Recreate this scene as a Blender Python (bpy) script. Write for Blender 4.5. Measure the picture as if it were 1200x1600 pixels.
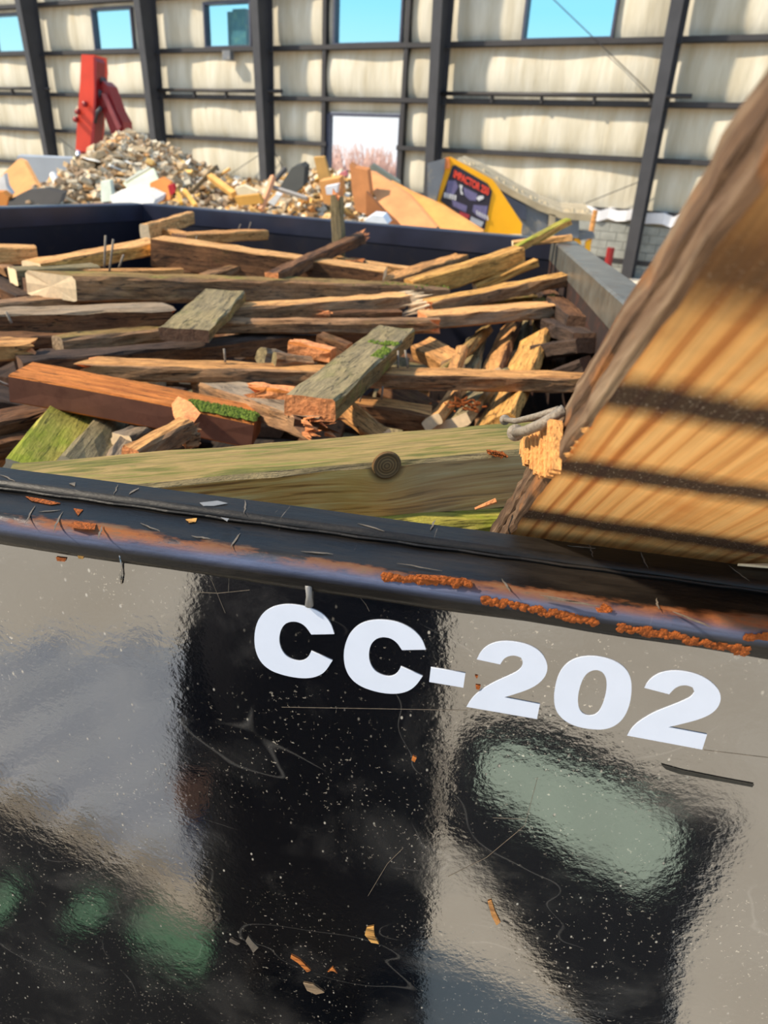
import bpy, bmesh, math, random
import numpy as np
from mathutils import Vector, Matrix, noise as mnoise

for o in list(bpy.data.objects): bpy.data.objects.remove(o)
scene = bpy.context.scene
COL = scene.collection

# ------------------------------------------------------------------ camera
FPX = 1100.0                                   # focal length in pixels of a 1200x1600 frame
EYE = 2.30
up_c = np.array([130, 2200, 1100.0]); up_c /= np.linalg.norm(up_c)
fw_c = np.array([0, 0, -1.0]); fw_c = fw_c - up_c * fw_c.dot(up_c); fw_c /= np.linalg.norm(fw_c)
rt_c = np.cross(fw_c, up_c)
YAW = math.radians(9)
Yc = fw_c * math.cos(YAW) + rt_c * math.sin(YAW)
Xc = rt_c * math.cos(YAW) - fw_c * math.sin(YAW)
CM = np.stack([Xc, Yc, up_c])                  # world = CM @ cam
CAM = np.array([0, 0, EYE])
cam = bpy.data.cameras.new('camera'); cam_o = bpy.data.objects.new('camera', cam); COL.objects.link(cam_o)
cam.sensor_fit = 'VERTICAL'; cam.sensor_height = 36.0; cam.sensor_width = 27.0
cam.lens = FPX / 1600 * 36.0
cam.clip_start = 0.01; cam.clip_end = 500
mw = Matrix([[*CM[0], CAM[0]], [*CM[1], CAM[1]], [*CM[2], CAM[2]], [0, 0, 0, 1]])
cam_o.matrix_world = mw
cam.dof.use_dof = True; cam.dof.focus_distance = 0.84; cam.dof.aperture_fstop = 6.5
scene.camera = cam_o

# ------------------------------------------------------------------ world, sun, exposure
world = bpy.data.worlds.new('sky'); scene.world = world; world.use_nodes = True
nt = world.node_tree; nt.nodes.clear()
wo = nt.nodes.new('ShaderNodeOutputWorld'); bg = nt.nodes.new('ShaderNodeBackground')
tc = nt.nodes.new('ShaderNodeTexCoord'); sp = nt.nodes.new('ShaderNodeSeparateXYZ'); rp = nt.nodes.new('ShaderNodeValToRGB')
nt.links.new(tc.outputs['Generated'], sp.inputs[0]); nt.links.new(sp.outputs['Z'], rp.inputs[0])
nt.links.new(rp.outputs[0], bg.inputs[0]); nt.links.new(bg.outputs[0], wo.inputs[0])
el = rp.color_ramp.elements
el[0].position = 0.0; el[0].color = (0.95, 0.97, 1.0, 1)
el[1].position = 1.0; el[1].color = (0.32, 0.50, 0.82, 1)
e = el.new(0.06); e.color = (0.92, 0.97, 1.0, 1)
e = el.new(0.16); e.color = (0.50, 0.80, 1.0, 1)
e = el.new(0.45); e.color = (0.42, 0.64, 0.93, 1)
bg.inputs[1].default_value = 0.95

SUN_AZ, SUN_EL = math.radians(106), math.radians(42)      # azimuth left of +Y
sd = Vector((-math.sin(SUN_AZ) * math.cos(SUN_EL), math.cos(SUN_AZ) * math.cos(SUN_EL), math.sin(SUN_EL)))
sun = bpy.data.lights.new('sun', 'SUN'); sun_o = bpy.data.objects.new('sun', sun); COL.objects.link(sun_o)
sun.energy = 5.6; sun.angle = math.radians(2.5); sun.color = (1.0, 0.87, 0.68)
sun_o.rotation_euler = sd.to_track_quat('Z', 'Y').to_euler(); sun_o.location = (-20, 5, 30)
vs = scene.view_settings
vs.view_transform = 'Standard'; vs.look = 'None'; vs.exposure = 0.3; vs.gamma = 1.0; vs.use_curve_mapping = False

# ------------------------------------------------------------------ helpers
def ray(px, py): return CM @ np.array([px - 600, -(py - 800), -FPX]) / FPX
def onz(px, py, z): d = ray(px, py); return Vector(CAM + d * ((z - EYE) / d[2]))
def ony(px, py, y): d = ray(px, py); return Vector(CAM + d * (y / d[1]))
def onplane(px, py, p, n):
    d = ray(px, py); p = np.array(p); n = np.array(n)
    return Vector(CAM + d * (n.dot(p - CAM) / n.dot(d)))
def lin(c):
    f = lambda v: (v / 12.92 if v <= .04045 else ((v + .055) / 1.055) ** 2.4)
    return tuple(f(v / 255.0) for v in c[:3]) + (1,)

def tag(o, label=None, cat=None, group=None, kind=None):
    if label: o['label'] = label
    if cat: o['category'] = cat
    if group: o['group'] = group
    if kind: o['kind'] = kind
    return o
def link(name, me, mats=(), parent=None, loc=None, rot=None):
    o = bpy.data.objects.new(name, me); COL.objects.link(o)
    if me is not None and not me.materials:
        for m in (mats if isinstance(mats, (list, tuple)) else [mats]): me.materials.append(m)
    if parent: o.parent = parent
    if loc is not None: o.location = loc
    if rot is not None: o.rotation_euler = rot
    return o
def empty(name, loc=(0, 0, 0)):
    o = bpy.data.objects.new(name, None); COL.objects.link(o); o.location = loc; o.empty_display_size = .1
    return o
def mesh(name, vs_, fs_, smooth=False):
    me = bpy.data.meshes.new(name); me.from_pydata([tuple(v) for v in vs_], [], fs_); me.update()
    if smooth:
        for p in me.polygons: p.use_smooth = True
    return me
class MB:
    """collects shapes into one mesh"""
    def __init__(s): s.v = []; s.f = []; s.m = []
    def add(s, vs_, fs_, mi=0):
        b = len(s.v); s.v += [Vector(v) for v in vs_]; s.f += [[b + i for i in f] for f in fs_]; s.m += [mi] * len(fs_)
    def box(s, lo, hi, mi=0, M=None):
        x0, y0, z0 = lo; x1, y1, z1 = hi
        v = [Vector(p) for p in ((x0,y0,z0),(x1,y0,z0),(x1,y1,z0),(x0,y1,z0),(x0,y0,z1),(x1,y0,z1),(x1,y1,z1),(x0,y1,z1))]
        if M: v = [M @ p for p in v]
        s.add(v, [(0,3,2,1),(4,5,6,7),(0,1,5,4),(1,2,6,5),(2,3,7,6),(3,0,4,7)], mi)
    def prism(s, pts, off, mi=0):
        """polygon (3-D points) thickened by vector off"""
        n = len(pts); pts = [Vector(p) for p in pts]; off = Vector(off)
        s.add(pts + [p + off for p in pts], [list(range(n))[::-1], list(range(n, 2 * n))] + [[i, (i+1) % n, n + (i+1) % n, n + i] for i in range(n)], mi)
    def tube(s, pts, rad, n=8, mi=0):
        pts = [Vector(p) for p in pts]; rads = rad if isinstance(rad, (list, tuple)) else [rad] * len(pts)
        rings = []; b = len(s.v); v = []
        up = Vector((0.3, 0.2, 1)).normalized()
        for i, p in enumerate(pts):
            t = (pts[min(i+1, len(pts)-1)] - pts[max(i-1, 0)]).normalized()
            a = t.cross(up); a = a.normalized() if a.length > 1e-4 else t.orthogonal().normalized(); c = t.cross(a)
            v += [p + (a * math.cos(2*math.pi*k/n) + c * math.sin(2*math.pi*k/n)) * rads[i] for k in range(n)]
        f = []
        for i in range(len(pts) - 1):
            for k in range(n): f.append([i*n+k, i*n+(k+1) % n, (i+1)*n+(k+1) % n, (i+1)*n+k])
        f += [list(range(n))[::-1], [(len(pts)-1)*n + k for k in range(n)]]
        s.add(v, f, mi)
    def build(s, name, mats, parent=None, smooth=False, loc=None):
        me = bpy.data.meshes.new(name); me.from_pydata([tuple(v) for v in s.v], [], s.f)
        for m in (mats if isinstance(mats, (list, tuple)) else [mats]): me.materials.append(m)
        me.polygons.foreach_set('material_index', s.m)
        if smooth: me.polygons.foreach_set('use_smooth', [True] * len(s.f))
        bm = bmesh.new(); bm.from_mesh(me); bmesh.ops.recalc_face_normals(bm, faces=bm.faces); bm.to_mesh(me); bm.free()
        me.update()
        return link(name, me, parent=parent, loc=loc)

# ------------------------------------------------------------------ materials
def newmat(name):
    m = bpy.data.materials.new(name); m.use_nodes = True
    nt = m.node_tree; p = nt.nodes['Principled BSDF']; return m, nt, p
def N(nt, t, **kw):
    n = nt.nodes.new('ShaderNode' + t)
    for k, v in kw.items(): setattr(n, k, v)
    return n
def setin(n, d):
    for k, v in d.items(): n.inputs[k].default_value = v
def ramp(nt, fac, stops):
    r = N(nt, 'ValToRGB'); e = r.color_ramp.elements
    e[0].position, e[0].color = stops[0]; e[1].position, e[1].color = stops[-1]
    for pos, c in stops[1:-1]:
        k = e.new(pos); k.color = c
    nt.links.new(fac, r.inputs[0]); return r.outputs[0]
W4 = lambda v: (v, v, v, 1)
def mixc(nt, fac, a, b, mode='MIX'):
    m = N(nt, 'Mix', data_type='RGBA', blend_type=mode)
    for sock, val in ((0, fac), (6, a), (7, b)):
        if hasattr(val, 'links'): nt.links.new(val, m.inputs[sock])
        else: m.inputs[sock].default_value = val
    return m.outputs[2]
def noisex(nt, vec, scale, detail=4, rough=.55, dist=0):
    n = N(nt, 'TexNoise'); setin(n, {'Scale': scale, 'Detail': detail, 'Roughness': rough, 'Distortion': dist})
    if vec is not None: nt.links.new(vec, n.inputs['Vector'])
    return n.outputs['Fac']
def mapping(nt, vec, scale=(1, 1, 1), loc=(0, 0, 0)):
    m = N(nt, 'Mapping'); setin(m, {'Scale': scale, 'Location': loc}); nt.links.new(vec, m.inputs[0]); return m.outputs[0]
def math_(nt, op, a, b=0.0):
    m = N(nt, 'Math', operation=op)
    for i, v in enumerate((a, b)):
        if hasattr(v, 'links'): nt.links.new(v, m.inputs[i])
        else: m.inputs[i].default_value = v
    return m.outputs[0]
def bump(nt, p, h, strength=.4, dist=.005):
    b = N(nt, 'Bump'); setin(b, {'Strength': strength, 'Distance': dist}); nt.links.new(h, b.inputs['Height']); nt.links.new(b.outputs[0], p.inputs['Normal'])
def objvec(nt, rnd=True):
    t = N(nt, 'TexCoord')
    if not rnd: return t.outputs['Object']
    oi = N(nt, 'ObjectInfo'); c = N(nt, 'CombineXYZ')
    nt.links.new(math_(nt, 'MULTIPLY', oi.outputs['Random'], 37.0), c.inputs[0])
    nt.links.new(math_(nt, 'MULTIPLY', oi.outputs['Random'], 11.0), c.inputs[1])
    a = N(nt, 'VectorMath', operation='ADD'); nt.links.new(t.outputs['Object'], a.inputs[0]); nt.links.new(c.outputs[0], a.inputs[1])
    return a.outputs[0]

def wood(name, light, dark, moss=0.0, grey=0.0, stain=0.35, mosscol=(112, 128, 38), rough=.82):
    """weathered board: grain runs along local X"""
    m, nt, p = newmat(name)
    v = objvec(nt)
    g1 = noisex(nt, mapping(nt, v, (6, 62, 62)), 1.0, 8, .68, .5)
    g2 = noisex(nt, mapping(nt, v, (16, 230, 230)), 1.0, 5, .7)
    g4 = noisex(nt, mapping(nt, v, (40, 70, 70)), 1.0, 6, .72)
    base = ramp(nt, g1, [(.28, lin(dark)), (.5, lin([(a*1.3+b*.7)/2 for a, b in zip(light, dark)])), (.72, lin(light))])
    fine = ramp(nt, g2, [(.3, W4(.6)), (.55, W4(1.1))])
    c = mixc(nt, .75, base, fine, 'MULTIPLY')
    c = mixc(nt, .75, c, ramp(nt, g4, [(.30, W4(.42)), (.46, W4(1)), (.7, W4(1.25))]), 'MULTIPLY')
    ck = math_(nt, 'ABSOLUTE', math_(nt, 'SUBTRACT', noisex(nt, mapping(nt, v, (2.4, 34, 34), (5, 2, 8)), 1.0, 3, .55, .3), .5))
    ckm = math_(nt, 'MULTIPLY', ramp(nt, ck, [(.004, W4(1)), (.016, W4(0))]), .8)
    c = mixc(nt, ckm, c, lin([x*.25 for x in dark]))
    b1 = noisex(nt, mapping(nt, v, (5, 14, 14)), 1.0, 6, .7)
    if stain: c = mixc(nt, math_(nt, 'MULTIPLY', ramp(nt, b1, [(.46, W4(0)), (.68, W4(1))]), stain), c, lin([x*.42 for x in dark]))
    if grey:
        b2 = noisex(nt, mapping(nt, v, (4, 10, 10), (3, 1, 7)), 1.0, 4, .6)
        c = mixc(nt, math_(nt, 'MULTIPLY', ramp(nt, b2, [(.4, W4(0)), (.62, W4(1))]), grey), c, lin((150, 138, 122)))
    if moss:
        b3 = noisex(nt, mapping(nt, v, (7, 12, 12), (9, 4, 2)), 1.0, 6, .7)
        c = mixc(nt, math_(nt, 'MULTIPLY', ramp(nt, b3, [(.62 - .22*moss, W4(0)), (.74 - .12*moss, W4(1))]), min(1, moss * 1.2)), c, lin(mosscol))
    nt.links.new(c, p.inputs['Base Color']); p.inputs['Roughness'].default_value = rough; p.inputs['Specular IOR Level'].default_value = .25
    bump(nt, p, math_(nt, 'ADD', math_(nt, 'ADD', g1, g4), math_(nt, 'MULTIPLY', g2, .6)), .9, .006)
    return m
def plain(name, col, rough=.6, var=.25, scale=8.0, metal=0.0, spec=.4, dirt=None, bumpy=0.0):
    m, nt, p = newmat(name); v = objvec(nt)
    n1 = noisex(nt, v, scale, 5, .6)
    c = mixc(nt, math_(nt, 'MULTIPLY', ramp(nt, n1, [(.35, W4(1)), (.65, W4(0))]), var), lin(col), lin([x*.55 for x in col]))
    if dirt:
        n2 = noisex(nt, v, scale*2.3, 6, .7)
        c = mixc(nt, ramp(nt, n2, [(.52, W4(0)), (.66, W4(.8))]), c, lin(dirt))
    nt.links.new(c, p.inputs['Base Color']); setin(p, {'Roughness': rough, 'Metallic': metal, 'Specular IOR Level': spec})
    if bumpy: bump(nt, p, n1, bumpy, .02)
    return m

M = {}
M['tan']    = wood('wood_tan', (232, 172, 104), (160, 104, 58), stain=.45)
M['fresh']  = wood('wood_fresh_or_lit', (240, 186, 120), (194, 130, 74), stain=.25)
M['gold']   = wood('wood_golden', (232, 178, 100), (168, 110, 50), stain=.35)
M['weather']= wood('wood_weathered', (196, 146, 98), (108, 74, 48), grey=.18, stain=.65, moss=.12)
M['grey']   = wood('wood_grey', (182, 156, 124), (108, 86, 64), grey=.4, stain=.6)
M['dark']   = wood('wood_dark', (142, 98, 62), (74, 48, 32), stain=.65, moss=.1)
M['vdark']  = wood('wood_blackened_shaded', (96, 74, 58), (48, 38, 34), stain=.6)
M['mossy']  = wood('wood_mossy', (176, 140, 84), (106, 80, 42), moss=.5, stain=.6)
M['green']  = wood('wood_green', (190, 172, 84), (124, 118, 36), moss=.8, stain=.25, mosscol=(140, 146, 40))
M['olive']  = wood('wood_olive', (166, 146, 104), (106, 92, 62), moss=.4, grey=.15, stain=.4, mosscol=(122, 118, 62))
M['red']    = wood('wood_redbrown', (226, 140, 66), (166, 88, 36), stain=.35)
M['paint']  = plain('brown_paint', (134, 84, 62), .75, .3, 14, dirt=(112, 66, 48))
M['end']    = plain('cut_end_grain', (255, 222, 176), .85, .25, 60)
M['endor']  = plain('broken_end_grain', (232, 150, 92), .9, .5, 70, bumpy=.5)
M['enddk']  = plain('dark_end_grain', (116, 84, 62), .9, .5, 60, bumpy=.4)
M['moss']   = plain('moss_clump', (104, 122, 34), .95, .6, 90, bumpy=.6)
M['nail']   = plain('galvanised_nail', (158, 146, 130), .7, .5, 180, metal=.3, dirt=(112, 84, 60), bumpy=.3)
M['steel']  = plain('dark_steel', (62, 62, 66), .5, .3, 3)
M['girt']   = plain('girt_steel', (52, 50, 52), .55, .3, 3)
M['redp']   = plain('red_machine_paint', (226, 70, 46), .45, .25, 2)
M['redd']   = plain('dark_red_machine_paint', (138, 22, 26), .4, .3, 2)
M['yellow'] = plain('yellow_machine_paint', (250, 176, 14), .5, .15, 3)
M['mgrey']  = plain('machine_grey', (112, 116, 122), .6, .35, 2.5, dirt=(150, 140, 120))
M['sand']   = plain('dusty_belt', (186, 168, 136), .95, .4, 4, bumpy=.4)
M['rust']   = plain('rust_flakes', (188, 98, 34), .95, .6, 220, bumpy=.8)

def concrete():
    m, nt, p = newmat('concrete_ground'); v = objvec(nt, False)
    n1 = noisex(nt, v, .8, 6, .6); n2 = noisex(nt, v, 14, 5, .7)
    c = mixc(nt, .5, ramp(nt, n1, [(.3, lin((206, 190, 166))), (.7, lin((232, 220, 200)))]), ramp(nt, n2, [(.3, W4(.75)), (.6, W4(1))]), 'MULTIPLY')
    nt.links.new(c, p.inputs['Base Color']); p.inputs['Roughness'].default_value = .9; bump(nt, p, n2, .3, .01); return m
M['ground'] = concrete()

def insulation():
    """cream vinyl facing with brown weeping below the girts, vertical creases"""
    m, nt, p = newmat('wall_insulation'); v = objvec(nt, False)
    t = N(nt, 'TexCoord'); s = N(nt, 'SeparateXYZ'); nt.links.new(t.outputs['Generated'], s.inputs[0])
    vv = objvec(nt)
    n1 = noisex(nt, mapping(nt, vv, (1.6, 1.6, .25)), 1.6, 5, .6)
    n2 = noisex(nt, mapping(nt, vv, (5, 5, .5)), 1.5, 4, .6)
    c = ramp(nt, n1, [(.3, lin((178, 168, 144))), (.7, lin((212, 206, 190)))])
    st = math_(nt, 'MULTIPLY', ramp(nt, math_(nt, 'MULTIPLY', math_(nt, 'ADD', s.outputs['Z'], math_(nt, 'MULTIPLY', n2, .6)), .6), [(.56, W4(0)), (.86, W4(1))]), .55)
    c = mixc(nt, st, c, lin((176, 142, 92)))
    nt.links.new(c, p.inputs['Base Color']); setin(p, {'Roughness': .45, 'Specular IOR Level': .35}); bump(nt, p, n2, .35, .05); return m
M['insul'] = insulation()

def gloss_black(name, scr=True):
    """black enamel: orange peel, dust specks, scuffs"""
    m, nt, p = newmat(name); v = objvec(nt, False)
    peel = noisex(nt, v, 210, 3, .55); peel2 = noisex(nt, v, 70, 2, .5)
    c = lin((12, 12, 15))
    sm = noisex(nt, mapping(nt, v, (7, 7, 7)), 1, 5, .6, .6)
    c = mixc(nt, math_(nt, 'MULTIPLY', ramp(nt, sm, [(.52, W4(0)), (.72, W4(1))]), .16), c, lin((120, 116, 112)))
    vo = N(nt, 'TexVoronoi', feature='F1'); setin(vo, {'Scale': 75, 'Randomness': 1}); nt.links.new(mapping(nt, v, (1, 1, .6)), vo.inputs['Vector'])
    dens = noisex(nt, v, 9, 4, .6)
    spk = math_(nt, 'MULTIPLY', ramp(nt, vo.outputs['Distance'], [(.05, W4(1)), (.13, W4(0))]), ramp(nt, dens, [(.44, W4(0)), (.58, W4(1))]))
    c = mixc(nt, math_(nt, 'MULTIPLY', spk, .8), c, lin((190, 180, 165)))
    col = noisex(nt, v, 230, 2, .6)
    spk2 = math_(nt, 'MULTIPLY', ramp(nt, col, [(.66, W4(0)), (.71, W4(1))]), ramp(nt, noisex(nt, v, 5, 3, .6), [(.40, W4(0)), (.62, W4(1))]))
    c = mixc(nt, math_(nt, 'MULTIPLY', spk2, .8), c, lin((190, 178, 160)))
    # hairline scratches
    w = N(nt, 'TexNoise'); setin(w, {'Scale': 3.2, 'Detail': 1.5, 'Distortion': .8}); nt.links.new(mapping(nt, v, (1, 1, 1.6)), w.inputs['Vector'])
    ln = math_(nt, 'ABSOLUTE', math_(nt, 'SUBTRACT', w.outputs['Fac'], .5))
    scrm = math_(nt, 'MULTIPLY', ramp(nt, ln, [(.0006, W4(1)), (.0014, W4(0))]), ramp(nt, noisex(nt, v, 6, 2, .5), [(.5, W4(0)), (.56, W4(1))]))
    c = mixc(nt, math_(nt, 'MULTIPLY', scrm, .22), c, lin((150, 145, 138)))
    nt.links.new(c, p.inputs['Base Color'])
    rg = ramp(nt, sm, [(.45, W4(.05)), (.75, W4(.16))])
    nt.links.new(math_(nt, 'ADD', rg, math_(nt, 'MULTIPLY', spk, .4)), p.inputs['Roughness'])
    setin(p, {'IOR': 2.3, 'Specular IOR Level': .8})
    bump(nt, p, math_(nt, 'ADD', math_(nt, 'MULTIPLY', peel, .5), math_(nt, 'ADD', peel2, math_(nt, 'MULTIPLY', spk, .35))), .045, .004)
    return m
M['gloss'] = gloss_black('black_enamel')

def rail_mat(name, edge):
    """scuffed black rail; rust follows the rubbed outer arris, a sky highlight is painted along it"""
    m, nt, p = newmat(name); t = N(nt, 'TexCoord'); v = t.outputs['Object']
    s = N(nt, 'SeparateXYZ'); nt.links.new(v, s.inputs[0])
    n1 = noisex(nt, mapping(nt, v, (6, 30, 30)), 1, 6, .7); n2 = noisex(nt, mapping(nt, v, (18, 60, 60)), 1, 5, .7); n3 = noisex(nt, v, 3.0, 3, .5)
    c = mixc(nt, math_(nt, 'MULTIPLY', ramp(nt, n1, [(.45, W4(0)), (.75, W4(1))]), .5), lin((17, 15, 14)), lin((60, 52, 44)))
    sc = noisex(nt, mapping(nt, v, (160, 9, 9)), 1, 3, .6)
    c = mixc(nt, math_(nt, 'MULTIPLY', ramp(nt, sc, [(.70, W4(0)), (.74, W4(1))]), .35), c, lin((165, 150, 130)))
    if edge:
        near = ramp(nt, s.outputs['Y'], [(.554, W4(1)), (.578, W4(0))])     # distance from the outer arris
        e = math_(nt, 'MULTIPLY', math_(nt, 'ADD', math_(nt, 'MULTIPLY', near, .5), math_(nt, 'ADD', math_(nt, 'MULTIPLY', n2, .9), math_(nt, 'MULTIPLY', n3, .7))), .5)
        zz = math_(nt, 'SUBTRACT', s.outputs['Z'], 1.0)
        below = ramp(nt, zz, [(.952, W4(0)), (.959, W4(1))])
        rm = math_(nt, 'MULTIPLY', ramp(nt, e, [(.56, W4(0)), (.66, W4(1))]), below)
        rc = ramp(nt, n2, [(.35, lin((120, 58, 22))), (.52, lin((160, 92, 44))), (.66, lin((122, 92, 66))), (.8, lin((60, 48, 40)))])
        sky_glint = math_(nt, 'MULTIPLY', ramp(nt, zz, [(.955, W4(1)), (.9585, W4(0))]), ramp(nt, zz, [(.944, W4(0)), (.949, W4(1))]))  # blue sky highlight painted into the colour of the rounded arris
        c = mixc(nt, math_(nt, 'MULTIPLY', sky_glint, math_(nt, 'ADD', math_(nt, 'MULTIPLY', n1, .7), .05)), c, lin((120, 134, 172)))
        c = mixc(nt, math_(nt, 'MULTIPLY', rm, .7), c, rc)
        nt.links.new(math_(nt, 'ADD', math_(nt, 'MULTIPLY', rm, .5), math_(nt, 'ADD', math_(nt, 'MULTIPLY', n1, .5), .16)), p.inputs['Roughness'])
    else:
        nt.links.new(math_(nt, 'ADD', math_(nt, 'MULTIPLY', n1, .45), .25), p.inputs['Roughness'])
    nt.links.new(c, p.inputs['Base Color']); setin(p, {'IOR': 1.45, 'Specular IOR Level': .35})
    bump(nt, p, math_(nt, 'ADD', n2, math_(nt, 'MULTIPLY', n1, .5)), .35, .004)
    return m
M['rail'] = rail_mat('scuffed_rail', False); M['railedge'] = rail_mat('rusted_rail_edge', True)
M['inner'] = plain('inner_navy_paint', (20, 22, 36), .5, .4, 5, dirt=(34, 31, 36), spec=.3)
M['decal'] = plain('white_vinyl', (212, 218, 232), .55, .04, 30, spec=.2)

# ------------------------------------------------------------------ setting: ground, far wall, columns, girts, windows
g = MB(); g.box((-70, -40, -.3), (60, 90, 0)); tag(g.build('floor', M['ground']), kind='structure')

WU = Vector((-math.sin(math.radians(70.2)), math.cos(math.radians(70.2)), 0))   # along the far wall, to the left
WN = Vector((-WU.y, WU.x, 0)); WN = WN if WN.y < 0 else -WN                      # towards the camera
P5 = Vector((2.81, 19.30, 0))
WM = Matrix(((WU.x, WN.x, 0, P5.x), (WU.y, WN.y, 0, P5.y), (0, 0, 1, 0), (0, 0, 0, 1)))   # local: x along wall, y into the hall, z up
def wallroot(name): 
    o = empty(name); o.matrix_world = WM; return o
COLS = [-5.6, 0.0, 5.6, 11.25, 15.75, 21.3, 26.9]
GIRT = [0.35, 1.48, 2.62, 3.76, 5.0, 6.4, 7.8]
WINS = [(1.5, 3.6, 5.08, 6.25), (7.05, 9.1, 5.08, 6.25), (12.1, 13.8, 5.08, 6.18), (16.95, 18.7, 5.08, 6.2), (22.4, 24.1, 5.08, 6.2)]
DOOR = (6.9, 9.26, 1.2, 3.40)
wall = wallroot('wall_back'); tag(wall, kind='structure')
rnd = random.Random(5)
def panel(s0, s1, z0, z1, bulge):
    """pillowed insulation blanket between girts"""
    nu, nv = max(4, int((s1 - s0) / .35)), 7
    v = []; f = []
    ph = rnd.random() * 9
    for j in range(nv + 1):
        for i in range(nu + 1):
            a, b = i / nu, j / nv
            d = bulge * (math.sin(math.pi * b) ** .6) * (min(1, 6 * a, 6 * (1 - a)) ** .5) * (.8 + .3 * math.sin(ph + a * 11))
            v.append((s0 + (s1 - s0) * a, -.22 + d, z0 + (z1 - z0) * b))
    for j in range(nv):
        for i in range(nu):
            k = j * (nu + 1) + i; f.append((k, k + 1, k + nu + 2, k + nu + 1))
    n0 = len(v)
    v += [(s0, -.3, z0), (s1, -.3, z0), (s1, -.3, z1), (s0, -.3, z1)]; f.append((n0 + 3, n0 + 2, n0 + 1, n0))
    o = link('panel', mesh('panel', v, f, True), M['insul'], wall); return o
for bi in range(len(COLS) - 1):
    for gi in range(len(GIRT) - 1):
        s0, s1, z0, z1 = COLS[bi], COLS[bi+1], GIRT[gi], GIRT[gi+1]
        holes = [h for h in [DOOR] + WINS if h[0] < s1 and h[1] > s0 and h[2] < z1 - .02 and h[3] > z0 + .02]
        if not holes: panel(s0, s1, z0, z1, .13); continue
        h = holes[0]
        panel(s0, h[0] - .05, z0, z1, .12); panel(h[1] + .05, s1, z0, z1, .12)
        if h[3] < z1 - .06: panel(h[0] - .05, h[1] + .05, h[3] + .06, z1, .03)
        if h[2] > z0 + .12: panel(h[0] - .05, h[1] + .05, z0, h[2] - .05, .05)
b = MB(); b.box((-5.6, -.42, -.0), (27, -.2, GIRT[0])); b.build('sill', M['mgrey'], wall)

trim = wallroot('trim_1'); tag(trim, kind='structure')
for bi in range(len(COLS) - 1):
    for gi in range(len(GIRT)):
        z = GIRT[gi]
        if DOOR[2] < z < DOOR[3] and COLS[bi] < DOOR[0] < COLS[bi+1]:
            segs = [(COLS[bi], DOOR[0]), (DOOR[1], COLS[bi+1])]
        else: segs = [(COLS[bi], COLS[bi+1])]
        for s0, s1 in segs:
            m = MB(); m.box((s0, -.24, z - .055), (s1, .02, z - .045)); m.box((s0, .0, z - .055), (s1, .02, z + .06)); m.box((s0, -.24, z + .05), (s1, -.2, z + .06))
            m.build('girt', M['girt'], trim)
for s0, s1, z in ((-.35, 5.6, 3.92), (11.0, 15.75, 3.93), (21.3, 27, 3.93)):      # pipe runs over the third girt
    m = MB(); m.tube([(s0 - .25, .12, z), (s1, .12, z)], .05, 8); m.build('pipe', M['girt'], trim, True)
    for k in range(4): 
        m = MB(); m.box((s0 + .6 + k * 1.3, .0, z - .18), (s0 + .66 + k * 1.3, .1, z)); m.build('bracket', M['girt'], trim)
for s in (6.9 - .12, 9.26 + .12):                                               # jamb studs of the door bay
    m = MB(); m.box((s - .06, -.24, 0), (s + .06, .0, 7.8)); m.build('jamb', M['girt'], trim)
for s0, z0, s1, z1 in ((5.5, 2.2, 1.2, .2), (0.1, 2.2, 4.2, .3), (4.0, 6.6, .2, 3.9), (11.2, 2.4, 9.4, .3), (15.6, 2.4, 11.5, .5), (11.4, 2.4, 15.2, .5), (21, 2.4, 17, .4)):
    m = MB(); m.tube([(s0, .03, z0), (s1, .03, z1)], .011, 6); m.build('brace_rod', M['girt'], trim)

for k, s in enumerate(COLS):
    r = wallroot('trim_%d' % (k + 2)); tag(r, kind='structure')
    H = 8.2; d0, d1, w = .34, .78, .13
    m = MB(); m.prism([(s - w, .02, 0), (s + w, .02, 0), (s + w, .02, H), (s - w, .02, H)], (0, .03, 0)); m.build('outer_flange', M['steel'], r)
    m = MB(); m.prism([(s - w, d0, 0), (s + w, d0, 0), (s + w, d1, H), (s - w, d1, H)], (0, .03, 0)); m.build('inner_flange', M['steel'], r)
    m = MB(); m.prism([(s - .012, .05, 0), (s - .012, d0, 0), (s - .012, d1, H), (s - .012, .05, H)], (.024, 0, 0)); m.build('web', M['steel'], r)
    for z in (1.48, 3.76, 5.0):
        m = MB(); m.box((s - w, .05, z - .1), (s + w, .16, z - .08)); m.build('girt_clip', M['steel'], r)

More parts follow.
